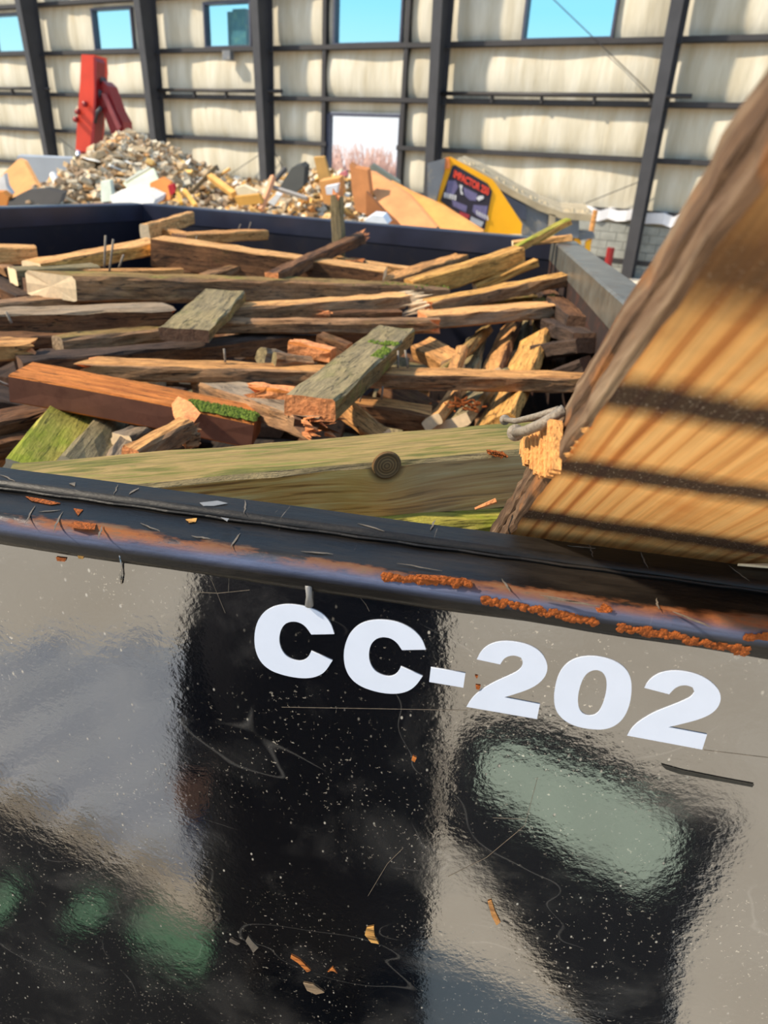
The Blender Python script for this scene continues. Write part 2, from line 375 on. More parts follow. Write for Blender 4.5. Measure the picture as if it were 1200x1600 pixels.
def pane_mat(name, col, tr=.97):
    m, nt, p = newmat(name); nt.nodes.remove(p); out = nt.nodes['Material Output']
    t = N(nt, 'BsdfTransparent'); t.inputs[0].default_value = col; gl = N(nt, 'BsdfGlossy'); gl.inputs['Roughness'].default_value = .06
    mx = N(nt, 'MixShader'); mx.inputs[0].default_value = 1 - tr
    nt.links.new(t.outputs[0], mx.inputs[1]); nt.links.new(gl.outputs[0], mx.inputs[2]); nt.links.new(mx.outputs[0], out.inputs[0]); return m
M['pane'] = pane_mat('tinted_pane', (.74, .97, 1.0, 1)); M['frame'] = plain('window_frame', (70, 74, 92), .5)
for k, (s0, s1, z0, z1) in enumerate(WINS):
    r = wallroot('window_%d' % (k + 1)); tag(r, kind='structure')
    for a, c in (((s0, -.34, z0 - .03), (s1, -.1, z0 + .03)), ((s0, -.34, z1 - .03), (s1, -.1, z1 + .03)), ((s0 - .06, -.34, z0 - .03), (s0, -.1, z1 + .03)), ((s1, -.34, z0 - .03), (s1 + .06, -.1, z1 + .03))):
        m = MB(); m.box(a, c); m.build('frame', M['frame'], r)
    m = MB(); m.box((s0, -.262, z0 + .03), (s1, -.256, z1 - .03)); m.build('pane', M['pane'], r)
    if k == 2:                                                                  # fan box mounted behind this window
        m = MB(); m.box((s0 + .45, -.9, z0 + .1), (s0 + .95, -.5, z1 - .1)); m.box((s0 + .95, -.8, z0 + .1), (s0 + 1.2, -.55, z1 - .15)); m.build('fan_box', M['mgrey'], r)
m = MB(); m.box((12.6, .02, 4.72), (12.9, .2, 4.95)); o = m.build('junction_box', M['mgrey']); o.matrix_world = WM
tag(o, 'small grey junction box on the girt under the fan window', 'junction box')
r = wallroot('door_1'); tag(r, kind='structure')
for a, c in (((DOOR[0], -.3, DOOR[3] - .04), (DOOR[1], -.1, DOOR[3] + .04)), ((DOOR[0] - .03, -.3, 0), (DOOR[0] + .03, -.1, DOOR[3])), ((DOOR[1] - .03, -.3, 0), (DOOR[1] + .09, -.1, DOOR[3]))):
    m = MB(); m.box(a, c); m.build('frame', M['frame'], r)

# bare brush on the bank beyond the door opening
M['twig'] = plain('bare_twigs', (226, 190, 176), .9, .25, 1)
rb = random.Random(9)
for k in range(9):
    m = MB(); base = WM @ Vector((19.5 + k * 1.7, -26 - (k % 3) * 5, 0))
    for j in range(120):
        a = rb.uniform(0, 6.28); h = rb.uniform(1.2, 3.3) ; x, y = rb.uniform(-.9, .9), rb.uniform(-.9, .9)
        m.tube([base + Vector((x, y, 0)), base + Vector((x + .25*math.cos(a), y + .25*math.sin(a), h*.5)), base + Vector((x + .7*math.cos(a), y + .7*math.sin(a), h))], [.06, .045, .02], 4)
    o = m.build('bare_shrub', M['twig']); tag(o, 'pale leafless shrub seen through the bright door opening', 'shrub', 'leafless shrubs outside the door opening', )

# low block wall and its white sheeting, at the right end of the far wall
r = wallroot('wall_right_block'); r.name = 'wall_right'; tag(r, kind='structure')
M['block'] = plain('concrete_block', (150, 152, 146), .9, .4, 5, bumpy=.3)
bm_ = MB(); bm_.box((-.195, -.1, -.095), (.195, .1, .095)); bo = bm_.build('block', M['block'], r); bo.location = (1.9, -.09, .1)
for row in range(6):
    for i in range(13):
        if row == 0 and i == 0: continue
        c = bo.copy(); COL.objects.link(c); c.parent = r; c.location = (1.9 - i * .4 + (.2 if row % 2 else 0), -.09 + rnd.uniform(-.008, .008), .1 + row * .2)
m = MB()
pts = [(2.1 - i * .22, -.2 + .03 * math.sin(i * 1.7), 1.28 + .05 * math.sin(i * 2.3)) for i in range(24)]
for i in range(23):
    a, c = pts[i], pts[i+1]
    m.prism([a, c, (c[0], c[1] + .26, c[2] + .03 * math.sin(i)), (a[0], a[1] + .26, a[2] + .03 * math.sin(i - 1))], (0, 0, .24))
o = m.build('plastic_sheeting', plain('white_plastic', (226, 226, 230), .5, .2, 2)); o.matrix_world = WM
tag(o, 'white plastic sheeting rolled along the top of the grey block wall', 'sheeting')
m = MB(); m.tube([(.35, .95, .0), (.35, .95, .72)], .09, 12); o = m.build('red_pipe', M['redd']); o.matrix_world = WM; tag(o, 'short red upright pipe beside the rightmost dark column', 'pipe')
for sx, h, lb in ((.95, 1.5, 'thin brown wooden stake leaning on the block wall left of the red pipe'), (1.45, 1.15, 'stubby brown post in front of the block wall near the conveyor')):
    m = MB(); m.tube([(sx, .85, 0), (sx - .04, .8, h)], .06, 6); o = m.build('post', M['tan']); o.matrix_world = WM; tag(o, lb, 'post')

# ------------------------------------------------------------------ container
RZ = 1.97
A, Bc, Cc, D = Vector((-3.7, .64, 0)), Vector((.44, .64, 0)), Vector((.17, 4.08, 0)), Vector((-2.40, 4.54, 0))   # inner rim corners
cont = empty('roll_off_container', (-1.2, 2.4, 0)); inv = Matrix.Translation(-cont.location)
tag(cont, 'black glossy steel waste container full of scrap wood, lettered CC-202', 'container')
def cpart(m, name, mats, smooth=False, parent=None):
    o = m.build(name, mats, parent or cont, smooth)
    if parent is None: o.matrix_parent_inverse = inv
    return o
m = MB()          # front panel, slightly dished sheet of plate
nx, nz = 60, 40; v = []; f = []
for j in range(nz + 1):
    for i in range(nx + 1):
        x = -3.72 + (.52 + 3.72) * i / nx; z = .12 + (1.945 - .12) * j / nz
        v.append((x, .55, z))
for j in range(nz):
    for i in range(nx): k = j * (nx + 1) + i; f.append((k, k + 1, k + nx + 2, k + nx + 1))
m.add(v, f); m.box((-3.72, .552, .12), (.52, .558, 1.945)); front = cpart(m, 'front_wall', M['gloss'])
def sweep(prof, x0, x1, name, mat, nseg=80, wob=.0):
    m = MB(); v = []; n = len(prof); f = []
    for i in range(nseg + 1):
        x = x0 + (x1 - x0) * i / nseg
        for k, (y, z) in enumerate(prof):
            w = wob * mnoise.noise((x * 9, k * .7, 3))
            v.append((x, y + w, z + w * .6))
    for i in range(nseg):
        for k in range(n): f.append((i*n + k, i*n + (k+1) % n, (i+1)*n + (k+1) % n, (i+1)*n + k))
    f += [list(range(n))[::-1], [nseg*n + k for k in range(n)]]
    m.add(v, f); o = cpart(m, name, mat)
    for pl in o.data.polygons: pl.use_smooth = abs(pl.normal.y) > .12 and abs(pl.normal.z) > .12
    return o
R = .013
arc = [(.546 + R - R * math.sin(t), 1.962 - R + R * math.cos(t)) for t in [i * math.pi / 14 for i in range(8)]]
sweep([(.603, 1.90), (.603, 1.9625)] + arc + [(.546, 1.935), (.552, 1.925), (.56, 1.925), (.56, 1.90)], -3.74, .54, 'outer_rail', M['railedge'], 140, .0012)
sweep([(.642, 1.86), (.642, 1.966), (.638, 1.971), (.608, 1.972), (.6025, 1.967), (.6025, 1.86)], -3.74, .52, 'inner_rail', M['rail'], 80, .0008)
m = MB()
wv = [(-3.74 + i * .02, .6015 + .001 * math.sin(i * 1.9), 1.9650) for i in range(212)]
m.tube(wv, .0017, 6); cpart(m, 'weld_bead', M['rail'])
def wallseg(P, Q, name, mat, th=.01, out=None, rim=.1, rimmat=None):
    t = (Q - P).normalized(); n = Vector((t.y, -t.x, 0))
    c = (A + Bc + Cc + D) / 4
    if n.dot(c - P) > 0: n = -n                                             # outward
    m = MB(); m.prism([P + Vector((0, 0, .12)), Q + Vector((0, 0, .12)), Q + Vector((0, 0, RZ - .02)), P + Vector((0, 0, RZ - .02))], n * th); cpart(m, name, mat)
    m = MB(); e = .006
    prof = [(-.004, RZ - .10), (-.004, RZ - e), (e, RZ), (rim - e, RZ), (rim, RZ - e), (rim, RZ - .10)]
    vs_ = [P + n * a - t * .0 + Vector((0, 0, z)) for a, z in prof] + [Q + n * a + Vector((0, 0, z)) for a, z in prof]
    k = len(prof); m.add(vs_, [list(range(k))[::-1], list(range(k, 2*k))] + [[i, (i+1) % k, k + (i+1) % k, k + i] for i in range(k)])
    cpart(m, name.replace('wall', 'rail'), rimmat or M['steelrim'])
    for i in range(1, 6):                                                     # outside stiffeners
        p = P + (Q - P) * (i / 6); m = MB(); m.prism([p + n * th + t * .04, p + n * th - t * .04, p + n * .1 - t * .04, p + n * .1 + t * .04], (0, 0, RZ - .1)); cpart(m, 'stiffener', mat)
M['steelrim'] = plain('worn_navy_rim', (40, 43, 60), .3, .5, 7, spec=.6)
M['rightrim'] = plain('dusty_right_rim', (104, 102, 94), .35, .6, 9, dirt=(84, 72, 58), spec=.6)
M['rust_inner'] = plain('rusty_inner_wall', (50, 36, 30), .7, .5, 6, dirt=(84, 46, 30))
wallseg(D, Cc, 'back_wall', M['inner'])
wallseg(A, D, 'left_wall', M['inner'])
wallseg(Cc, Bc, 'right_wall', M['rust_inner'], rim=.125, rimmat=M['rightrim'])
m = MB(); m.prism([A + Vector((0, 0, .1)), Bc + Vector((0, 0, .1)), Cc + Vector((0, 0, .1)), D + Vector((0, 0, .1))], (0, 0, .03)); cpart(m, 'bottom_plate', M['rust_inner'])
for x in (-2.9, -1.2, -.1):
    m = MB(); m.box((x - .1, .62, 0), (x + .1, 4.0, .1)); cpart(m, 'skid', M['inner'])

# ---- white lettering, traced on the plane of the panel
def smoothpoly(pts, it=2):
    for _ in range(it):
        out = []; n = len(pts)
        for i in range(n):
            p0, p1, p2 = Vector(pts[i-1]), Vector(pts[i]), Vector(pts[(i+1) % n])
            ang = (p1 - p0).angle(p2 - p1) if (p1-p0).length > 1e-9 and (p2-p1).length > 1e-9 else 0
            if ang > .75: out.append(tuple(p1))
            else: out += [tuple(p1 * .75 + p0 * .25), tuple(p1 * .75 + p2 * .25)]
        pts = out
    return pts
def glyph(outer, hole=None, ox=380, oy=920, sc=3.0):
    def un(ps): return [ony(ox + x / sc, oy + y / sc, .55) for x, y in ps]
    cu = bpy.data.curves.new('letter', 'CURVE'); cu.dimensions = '2D'; cu.fill_mode = 'BOTH'; cu.extrude = .00035
    o3 = un(smoothpoly(outer)); c = sum(o3, Vector()) / len(o3)
    for ps in [o3] + ([un(smoothpoly(hole))] if hole else []):
        s = cu.splines.new('POLY'); s.points.add(len(ps) - 1); s.use_cyclic_u = True
        for q, p in zip(s.points, ps): q.co = (p.x - c.x, p.z - c.z, 0, 1)
    tmp = bpy.data.objects.new('tmp', cu); COL.objects.link(tmp)
    bpy.context.view_layer.update()
    me = bpy.data.meshes.new_from_object(tmp.evaluated_get(bpy.context.evaluated_depsgraph_get()))
    bpy.data.objects.remove(tmp); me.name = 'letter'; me.materials.clear(); me.materials.append(M['decal'])
    o = link('letter', me, parent=front, loc=(c.x, .5495, c.z), rot=(math.pi / 2, 0, 0))
    return o
G_C1 = [(428,210),(412,160),(375,115),(320,88),(250,72),(190,70),(130,85),(85,120),(60,170),(52,235),(60,295),(85,345),(130,382),(190,403),(250,415),(300,418),(345,410),(385,388),(420,333),(320,290),(305,322),(275,338),(235,332),(200,312),(178,280),(168,240),(175,195),(195,162),(228,150),(265,155),(295,175),(320,212)]
G_C2 = [(857,283),(840,235),(805,195),(755,165),(700,147),(625,142),(560,155),(512,190),(483,240),(470,305),(478,370),(505,420),(550,455),(610,477),(670,489),(725,490),(775,478),(812,450),(842,406),(740,362),(725,393),(695,410),(655,405),(620,385),(598,355),(588,315),(595,265),(618,235),(650,223),(690,228),(722,250),(745,285)]
G_D = [(880,366),(1042,393),(1032,461),(872,434)]
G_2 = [(70,138),(90,100),(125,72),(175,58),(235,60),(300,75),(350,105),(376,150),(378,190),(360,225),(320,258),(260,282),(190,303),(345,333),(332,398),(25,345),(50,305),(90,270),(140,240),(195,215),(240,195),(265,175),(272,150),(262,130),(235,120),(205,124),(185,138),(172,160)]
G_0 = [(560,122),(620,128),(680,148),(722,180),(743,225),(745,280),(735,340),(710,395),(670,430),(620,445),(560,442),(500,430),(450,405),(415,365),(405,315),(410,260),(425,205),(455,160),(500,132)]
G_0i = [(585,182),(615,190),(633,215),(637,255),(630,300),(615,345),(595,375),(565,385),(535,378),(515,355),(509,315),(515,270),(530,225),(552,195)]
G_2b = [(800,262),(820,228),(855,202),(900,188),(960,187),(1030,202),(1085,230),(1125,270),(1135,310),(1120,350),(1085,380),(1030,402),(960,420),(905,433),(1073,465),(1052,531),(725,470),(750,430),(795,395),(850,365),(910,342),(965,320),(1005,300),(1018,280),(1010,260),(985,250),(955,252),(930,265),(908,290)]
s2 = 1200 / 430
tag(glyph(G_C1), 'first white letter C'); tag(glyph(G_C2), 'second white letter C'); tag(glyph(G_D), 'white hyphen')
tag(glyph(G_2, None, 720, 980, s2), 'first white figure 2'); tag(glyph(G_0, G_0i, 720, 980, s2), 'white figure 0'); tag(glyph(G_2b, None, 720, 980, s2), 'last white figure 2')

# ---- rust crusts, drips and flakes stuck to the front
def crust(pxs, name='rust_patch', mat=None, w=.004, y=.546, z=None, seed=0):
    """bumpy strip of rust on the rail's outer arris, along pixel points"""
    rr = random.Random(seed); m = MB()
    for i in range(len(pxs) - 1):
        p, q = ony(*pxs[i], y), ony(*pxs[i+1], y); n = max(2, int((q - p).length / .0013))
        for k in range(n):
            c = p.lerp(q, k / n) + Vector((0, rr.uniform(-.0006, .0006), rr.uniform(-w, w) * .9)); s = rr.uniform(.002, .0046)
            v = [c + Vector((s * math.cos(a) * rr.uniform(.7, 1.3), 0, s * math.sin(a) * rr.uniform(.7, 1.3))) for a in [j * 1.0472 for j in range(6)]]
            b = len(m.v); m.v += v + [c + Vector((0, -.0012, 0))]; m.f += [[b + j, b + (j+1) % 6, b + 6] for j in range(6)]; m.m += [0] * 6
    return cpart(m, name, mat or M['rust'])
crust([(755, 938), (800, 945), (850, 956), (932, 974)], seed=1, w=.003)
crust([(965, 980), (1040, 992), (1110, 1006), (1168, 1018)], seed=2, w=.003)
crust([(1165, 996), (1200, 994)], seed=3, w=.002)
crust([(600, 902), (640, 905), (738, 912)], seed=4, w=.002)
crust([(945, 950), (955, 953)], seed=5, w=.0012)
M['scuff'] = plain('pale_scuff', (112, 102, 90), .85, .6, 120)
M['drip'] = plain('grey_drip', (128, 126, 124), .4, .3, 60)
m = MB(); m.tube([ony(482, 915, .547), ony(483, 932, .548), ony(483, 946, .549)], [.0035, .003, .0042], 8); cpart(m, 'paint_drip', M['drip'], True)
m = MB(); m.tube([ony(187, 868, .546), ony(191, 890, .549), ony(190, 898, .549), ony(190, 912, .549)], [.0008, .001, .0022, .0009], 6); cpart(m, 'tar_drip', M['gloss'], True)
def flake(poly, mat, name='flake', th=.0009, y=.5495):
    m = MB(); m.prism([ony(px, py, y) for px, py in poly], (0, -th, 0)); return cpart(m, name, mat)
flake([(762, 1408), (768, 1406), (774, 1424), (782, 1440), (776, 1445), (768, 1430)], M['tan'])
flake([(474, 1535), (490, 1538), (507, 1550), (494, 1553), (480, 1547)], M['grey'])
flake([(455, 1492), (470, 1500), (486, 1516), (480, 1518), (466, 1504), (454, 1496)], M['red'])
flake([(512, 1518), (520, 1511), (527, 1520), (520, 1516)], M['red'])
flake([(573, 1449), (584, 1447), (585, 1460), (592, 1474), (580, 1472), (570, 1460)], M['gold'])
flake([(645, 1181), (651, 1184), (648, 1190), (643, 1187)], M['red'])
flake([(1033, 1194), (1070, 1204), (1130, 1216), (1178, 1225), (1175, 1229), (1110, 1217), (1060, 1208), (1040, 1201)], plain('scrape', (52, 50, 44), .9, .6, 150))
flake([(388, 1462), (394, 1470), (404, 1480), (396, 1488), (390, 1478), (384, 1470)], M['scuff'])
flake([(360, 1466), (375, 1474), (370, 1476), (358, 1470)], M['scuff'])
flake([(742, 1055), (747, 1056), (745, 1060)], M['rust']); flake([(743, 1070), (751, 1071), (749, 1077), (744, 1076)], M['rust'])
flake([(88, 870), (104, 872), (102, 877), (90, 876)], M['rust']); flake([(122, 866), (132, 868), (130, 873), (123, 872)], M['gold'])
for k, pts in enumerate([[(820, 1280), (770, 1278+0)], [(700, 1370), (760, 1340), (820, 1290), (840, 1215)], [(575, 1400), (605, 1350), (630, 1325)], [(300, 925), (340, 927), (390, 922)], [(440, 1105), (560, 1107), (730, 1110)], [(1100, 1172), (1200, 1184)], [(310, 890), (330, 905), (352, 958)], [(358, 890), (357, 925)], [(560, 930), (572, 945), (577, 955)]]):
    m = MB(); m.tube([ony(px, py, .5497) for px, py in pts], .00022, 4); cpart(m, 'scratch', M['scuff'])
SCF = [((185, 757), (178, 773), 1), ((218, 762), (200, 773), 1), ((383, 782), (382, 803), 1), ((0, 742), (24, 752), 1), ((1000, 862), (1012, 888), 1), ((888, 853), (930, 857), 1), ((920, 850), (927, 870), 1), ((1140, 884), (1170, 908), 1), ((680, 812), (672, 828), 1), ((560, 818), (600, 830), 1),
       ((55, 790), (40, 817), 0), ((98, 800), (83, 832), 0), ((160, 822), (153, 843), 0), ((375, 833), (360, 857), 0), ((1050, 955), (1112, 980), 0), ((843, 930), (938, 948), 0), ((850, 934), (920, 944), 0), ((784, 905), (798, 925), 0), ((60, 800), (95, 797), 0), ((220, 818), (250, 830), 0), ((470, 862), (520, 866), 0), ((620, 880), (690, 892), 0), ((1025, 935), (1030, 953), 0), ((300, 838), (330, 842), 0)]
rs = random.Random(31)
for k, (p_, q_, up_) in enumerate(SCF):
    zt = 1.9722 if up_ else 1.9628; a_, b_ = onz(*p_, zt), onz(*q_, zt); m = MB(); t_ = (b_ - a_).normalized(); sd_ = Vector((-t_.y, t_.x, 0)) * rs.uniform(.0006, .0014)
    n_ = 6; lv = [a_.lerp(b_, i / n_) + Vector((rs.uniform(-.0008, .0008), rs.uniform(-.0008, .0008), 0)) for i in range(n_ + 1)]
    for i in range(n_):
        w0, w1 = sd_ * math.sin(math.pi * (i + .15) / (n_ + .3)), sd_ * math.sin(math.pi * (i + 1.15) / (n_ + .3))
        m.prism([lv[i] - w0, lv[i+1] - w1, lv[i+1] + w1, lv[i] + w0], (0, 0, .0004))
    cpart(m, 'scuff', M['scuff'])
for poly, up_, mt in (([(105, 822), (118, 815), (150, 819), (148, 828), (125, 827)], 0, 'rust'), ([(115, 795), (130, 797), (122, 806)], 0, 'rust'), ([(290, 812), (308, 810), (306, 816), (296, 817)], 0, 'gold'), ([(312, 786), (340, 783), (356, 787), (335, 791), (318, 791)], 1, 'drip'), ([(345, 809), (358, 811), (355, 815)], 1, 'drip'), ([(108, 756), (118, 754), (117, 760)], 1, 'scuff'), ([(40, 776), (70, 781), (95, 787), (80, 789), (50, 783)], 0, 'rust'), ([(930, 950), (958, 953), (950, 958), (934, 957)], 0, 'rust'), ([(650, 898), (690, 900), (736, 908), (735, 914), (690, 908), (655, 905)], 0, 'rust')):
    zt = 1.9722 if up_ else 1.9628; m = MB(); m.prism([onz(px, py, zt) for px, py in poly], (0, 0, .0006)); cpart(m, 'paint_chip' if mt != 'rust' else 'rust_patch', M[mt])

# ------------------------------------------------------------------ boards
def ringbox(L, a, b, seed, seg=.07, rough=.0022, e0='cut', e1='cut', ch=.005, miter=0.0):
    """board along X, a wide (Y), b high (Z); ends cut or broken. slots: 0 body, 1 end, 2 front face, 3 top face"""
    rr = random.Random(seed); n = max(4, int(L / seg))
    ch = min(ch, a * .2, b * .2)
    hy, hz = a / 2, b / 2
    sec = [(-hy, -hz+ch), (-hy, 0), (-hy, hz-ch), (-hy+ch, hz), (-hy*.35, hz), (hy*.35, hz), (hy-ch, hz), (hy, hz-ch), (hy, 0), (hy, -hz+ch), (hy-ch, -hz), (hy*.35, -hz), (-hy*.35, -hz), (-hy+ch, -hz)]
    k = len(sec); v = []; f = []; mi = []
    j0 = [rr.uniform(0, 1) for _ in sec]; j1 = [rr.uniform(0, 1) for _ in sec]
    bow = rr.uniform(-.006, .006) * L; 
    for i in range(n + 1):
        t = i / n
        for q, (y, z) in enumerate(sec):
            x = (t - .5) * L
            if e0 == 'broken': x += (max(0, 1 - t * n * .5)) * j0[q] * min(.12, .9 * b + .03)
            if e1 == 'broken': x -= (max(0, 1 - (1 - t) * n * .5)) * j1[q] * min(.12, .9 * b + .03)
            if miter and i < 3: x += miter * (y / a + .5) * (1 - i / 3)
            w = rough
            v.append((x, y + rr.uniform(-w, w), z + rr.uniform(-w, w) + bow * 4 * t * (1 - t)))
    for i in range(n):
        for q in range(k):
            f.append((i*k + q, (i+1)*k + q, (i+1)*k + (q+1) % k, i*k + (q+1) % k)); mi.append(2 if q in (0, 1) else (3 if q in (3, 4, 5) else 0))
    for side, i in ((0, 0), (1, n)):
        st = (e0, e1)[side]; base = [i*k + q for q in range(k)]
        cx = sum(v[q][0] for q in base) / k + (0 if st == 'cut' else rr.uniform(-.02, .02)); ci = len(v)
        v.append((cx, 0, bow * 0))
        for q in range(k):
            tri = (base[q], base[(q+1) % k], ci); f.append(tri if side == 0 else tri[::-1]); mi.append(1)
    return v, f, mi
boards = {}
def axes(p, q, roll=0.0):
    x = (q - p).normalized(); y = Vector((0, 0, 1)).cross(x)
    y = y.normalized() if y.length > .05 else Vector((0, 1, 0)); z = x.cross(y)
    # keep local -Y towards the camera
    if y.y < 0: y, z = -y, -z
    z = x.cross(y)
    R_ = Matrix((x, y, z)).transposed()
    if z.z < 0: R_ = Matrix((x, -y, -z)).transposed()
    return R_ @ Matrix.Rotation(roll, 3, 'X')
_seed = [100]
def board(label, p, q, a, b, mat, roll=0, e0='cut', e1='cut', end='end', end1=None, front=None, top=None, name='board', cat='board', group=None, rough=.0032, world=False, ch=.005, miter=0.0):
    P = Vector(p) if world else onz(*p); Q = Vector(q) if world else onz(*q)
    L = (Q - P).length; _seed[0] += 1
    if mat in ('dark', 'vdark') and end == 'end': end = 'enddk'
    v, f, mi = ringbox(L, a, b, _seed[0], rough=rough, e0=e0, e1=e1, ch=ch, miter=miter)
    R_ = axes(P, Q, math.radians(roll))
    # which local Y side faces the camera
    facing = (R_ @ Vector((0, 1, 0))).dot(Vector(CAM) - (P + Q) / 2) > 0
    if facing: mi = [2 if (m_ == 0 and abs(v[ff[0]][1] - a/2) < .004 and abs(v[ff[2]][1] - a/2) < .004) else (0 if m_ == 2 else m_) for ff, m_ in zip(f, mi)]
    me = bpy.data.meshes.new(name); me.from_pydata(v, [], f)
    for mm in (M[mat], M[end], M[front or mat], M[top or mat]): me.materials.append(mm)
    me.polygons.foreach_set('material_index', mi); me.update()
    o = link(name, me); o.matrix_world = Matrix.Translation((P + Q) / 2) @ R_.to_4x4()
    tag(o, label, cat, group)
    o['_L'] = L
    return o
def splinters(o, side, n=10, mat='endor', ln=.07, seed=1, a=.06, b=.03):
    """ragged slivers standing out of a broken end"""
    L = o['_L']; rr = random.Random(seed); m = MB()
    for i in range(n):
        y, z = rr.uniform(-a, a) * .5, rr.uniform(-b, b) * .5; l = rr.uniform(.3, 1) * ln; w = rr.uniform(.003, .009)
        s = 1 if side else -1; x = s * (L / 2 - .03)
        t = Vector((x + s * (.03 + l), y + rr.uniform(-.012, .012), z + rr.uniform(-.012, .014)))
        c = Vector((x, y, z)); m.add([c + Vector((0, -w, -w*.6)), c + Vector((0, w, -w*.6)), c + Vector((0, w, w*.6)), c + Vector((0, -w, w*.6)), t], [(0,1,2,3), (0,1,4), (1,2,4), (2,3,4), (3,0,4)])
    return m.build('splinters', M[mat], o)
def nail(o, base, tip, r=.0023, head=True, bend=None, mat='nail'):
    """nail in world coordinates, parented to board o"""
    base, tip = Vector(base), Vector(tip); m = MB()
    mid = (base + tip) / 2 + (Vector(bend) if bend else Vector())
    pts = [base, base.lerp(mid, .5) + (mid - (base + tip)/2) * .4, mid, tip]
    m.tube(pts, r, 7)
    if head: d = (tip - mid).normalized(); m.tube([tip, tip + d * .002], r * 2.5, 10)
    me_o = m.build('nail', M[mat], o, True); me_o.matrix_parent_inverse = o.matrix_world.inverted(); return me_o
def nail_px(o, p0, p1, z, r=.003, head=False, mat='nail'):
    a_ = onz(*p0, z); nail(o, a_, ony(*p1, a_.y), r, head, mat=mat)

MITER = -.15
# ---- top layer, back to front
b_ = board('short pale board stub poking in at left edge under the black back rim', (-70, 398, 1.87), (57, 397, 1.87), .10, .065, 'fresh', end='enddk')
b_ = board('pale board end leaning up against the back wall behind the ridge boards', (226, 362, 1.90), (298, 340, 1.925), .05, .07, 'fresh')
board('thin pale offcut lying over the ridge, left of the nailed board end', (226, 355, 1.895), (312, 373, 1.875), .06, .035, 'tan')
b_ = board('flat tan board behind the ridge with two nails standing up at its right end', (280, 374, 1.87), (408, 366, 1.872), .12, .05, 'tan', end='enddk')
nail_px(b_, (372, 360), (376, 350), 1.885); nail_px(b_, (388, 360), (392, 347), 1.885)
rb1 = board('long pale-topped plank forming the ridge, running down right from its peak', (246, 392, 1.87), (600, 442, 1.80), .16, .12, 'tan', top='fresh', front='dark', ch=.003)  # lit top and shaded front are put into the face colours
rb2 = board('pale plank with three nails, rising from the left to the ridge peak', (50, 420, 1.835), (244, 383, 1.885), .12, .055, 'tan', top='fresh', front='gold')
for a0, a1 in (((163, 418), (165, 368)), ((171, 424), (177, 374)), ((186, 418), (193, 398))): nail_px(rb2, a0, a1, 1.86, .0042)
board('olive brown board lying under the three-nailed plank at the left', (20, 432, 1.82), (150, 425, 1.82), .1, .06, 'olive')
board('dark red-brown board in the gap under the three-nailed plank', (40, 445, 1.80), (330, 430, 1.77), .09, .05, 'dark', front='dark')
board('thin brown slat lying along the top of the mossy beam near its cut end', (126, 426, 1.83), (285, 423, 1.83), .05, .02, 'tan', e0='broken')
board('dark board slanting down from the left edge toward the pale cut end', (-60, 388, 1.83), (75, 455, 1.765), .05, .04, 'weather')
board('blackened board slanting below the other one at the left edge', (-60, 420, 1.80), (45, 470, 1.745), .09, .05, 'vdark', front='dark')
mb = board('long mossy beam with a bright sawn end facing left', (116, 448, 1.84), (690, 462, 1.765), .125, .085, 'weather', top='mossy', front='weather', ch=.008, rough=.004, miter=MITER)
board('grey-brown board at the left edge just below the bright sawn end', (-50, 487, 1.79), (128, 470, 1.78), .09, .045, 'weather')
board('short brown stick tucked under the mossy beam near its sawn end', (118, 472, 1.76), (215, 466, 1.76), .06, .03, 'dark', e0='broken')
bo_ = board('dark diagonal board with a bright orange splintered upper end', (425, 436, 1.85), (568, 370, 1.925), .06, .05, 'dark', e1='broken', end='endor'); splinters(bo_, 1, 14, 'endor', .10, 3, .06, .045)
bo_ = board('short diagonal board with a raw broken end just right of the ridge underside', (318, 438, 1.80), (415, 408, 1.835), .06, .05, 'weather', e1='broken', end='endor'); splinters(bo_, 1, 16, 'endor', .13, 4, .07, .05)
po = board('upright weathered post with a notched top against the back wall', (528, 470, 1.70), (525, 286, 0), .085, .085, 'olive', end='endor', world=False) if False else None
pa = onz(530, 412, 1.80); pb = ony(526, 291, pa.y)
po = board('upright weathered post with a notched top standing before the back wall', pa, pb, .09, .05, 'olive', end='endor', e1='broken', world=True)
board('dark rusty block end beside the foot of the upright post', (552, 424, 1.82), (556, 418, 1.80), .10, .09, 'dark', end='enddk', top='red')
board('pale board lying flat behind the rusty block', (500, 405, 1.84), (655, 428, 1.80), .09, .05, 'fresh', top='fresh')
board('narrow board slanting up right with a dark underside, right of the rusty block', (585, 446, 1.80), (722, 402, 1.84), .085, .035, 'tan', e1='broken', end='enddk', front='weather')
board('thick golden squared timber slanting up to the right corner', onz(640, 452, 1.79), ony(812, 400, 3.6), .085, .085, 'gold', end='gold', ch=.008, world=True)
board('slim mossy batten sticking up over the back right corner of the container', onz(730, 432, 1.83), ony(888, 346, 3.9), .045, .035, 'green', front='gold', end='endor', world=True)
board('tan strip jutting over the back right rim beneath the slim mossy batten', ony(800, 388, 3.9) + Vector((0, 0, .02)), ony(893, 372, 3.95) + Vector((0, 0, .0)), .05, .03, 'fresh', world=True)
board('slim golden board slanting in the shade below the thick squared timber', onz(742, 450, 1.79), ony(838, 410, 3.55), .05, .035, 'gold', world=True)
b12 = board('broken board pointing right beneath the mossy beam, raw yellow splinters at its end', (330, 490, 1.78), (640, 468, 1.785), .1, .05, 'weather', top='fresh', e1='broken', end='endor', rough=.004); splinters(b12, 1, 20, 'end', .11, 5, .09, .05)
bn = board('long slim board rising right with a nail standing at its far end', (655, 482, 1.765), (880, 436, 1.87), .08, .05, 'weather', top='gold', e0='broken', end='endor', rough=.004); splinters(bn, 0, 16, 'end', .1, 6, .08, .05)
nail_px(bn, (879, 432), (881, 408), 1.845, .004)
board('board with a bright flat top at right, below the nailed slim board', (660, 500, 1.745), (866, 482, 1.79), .12, .05, 'weather', top='fresh', front='grey', e1='broken', end='endor')
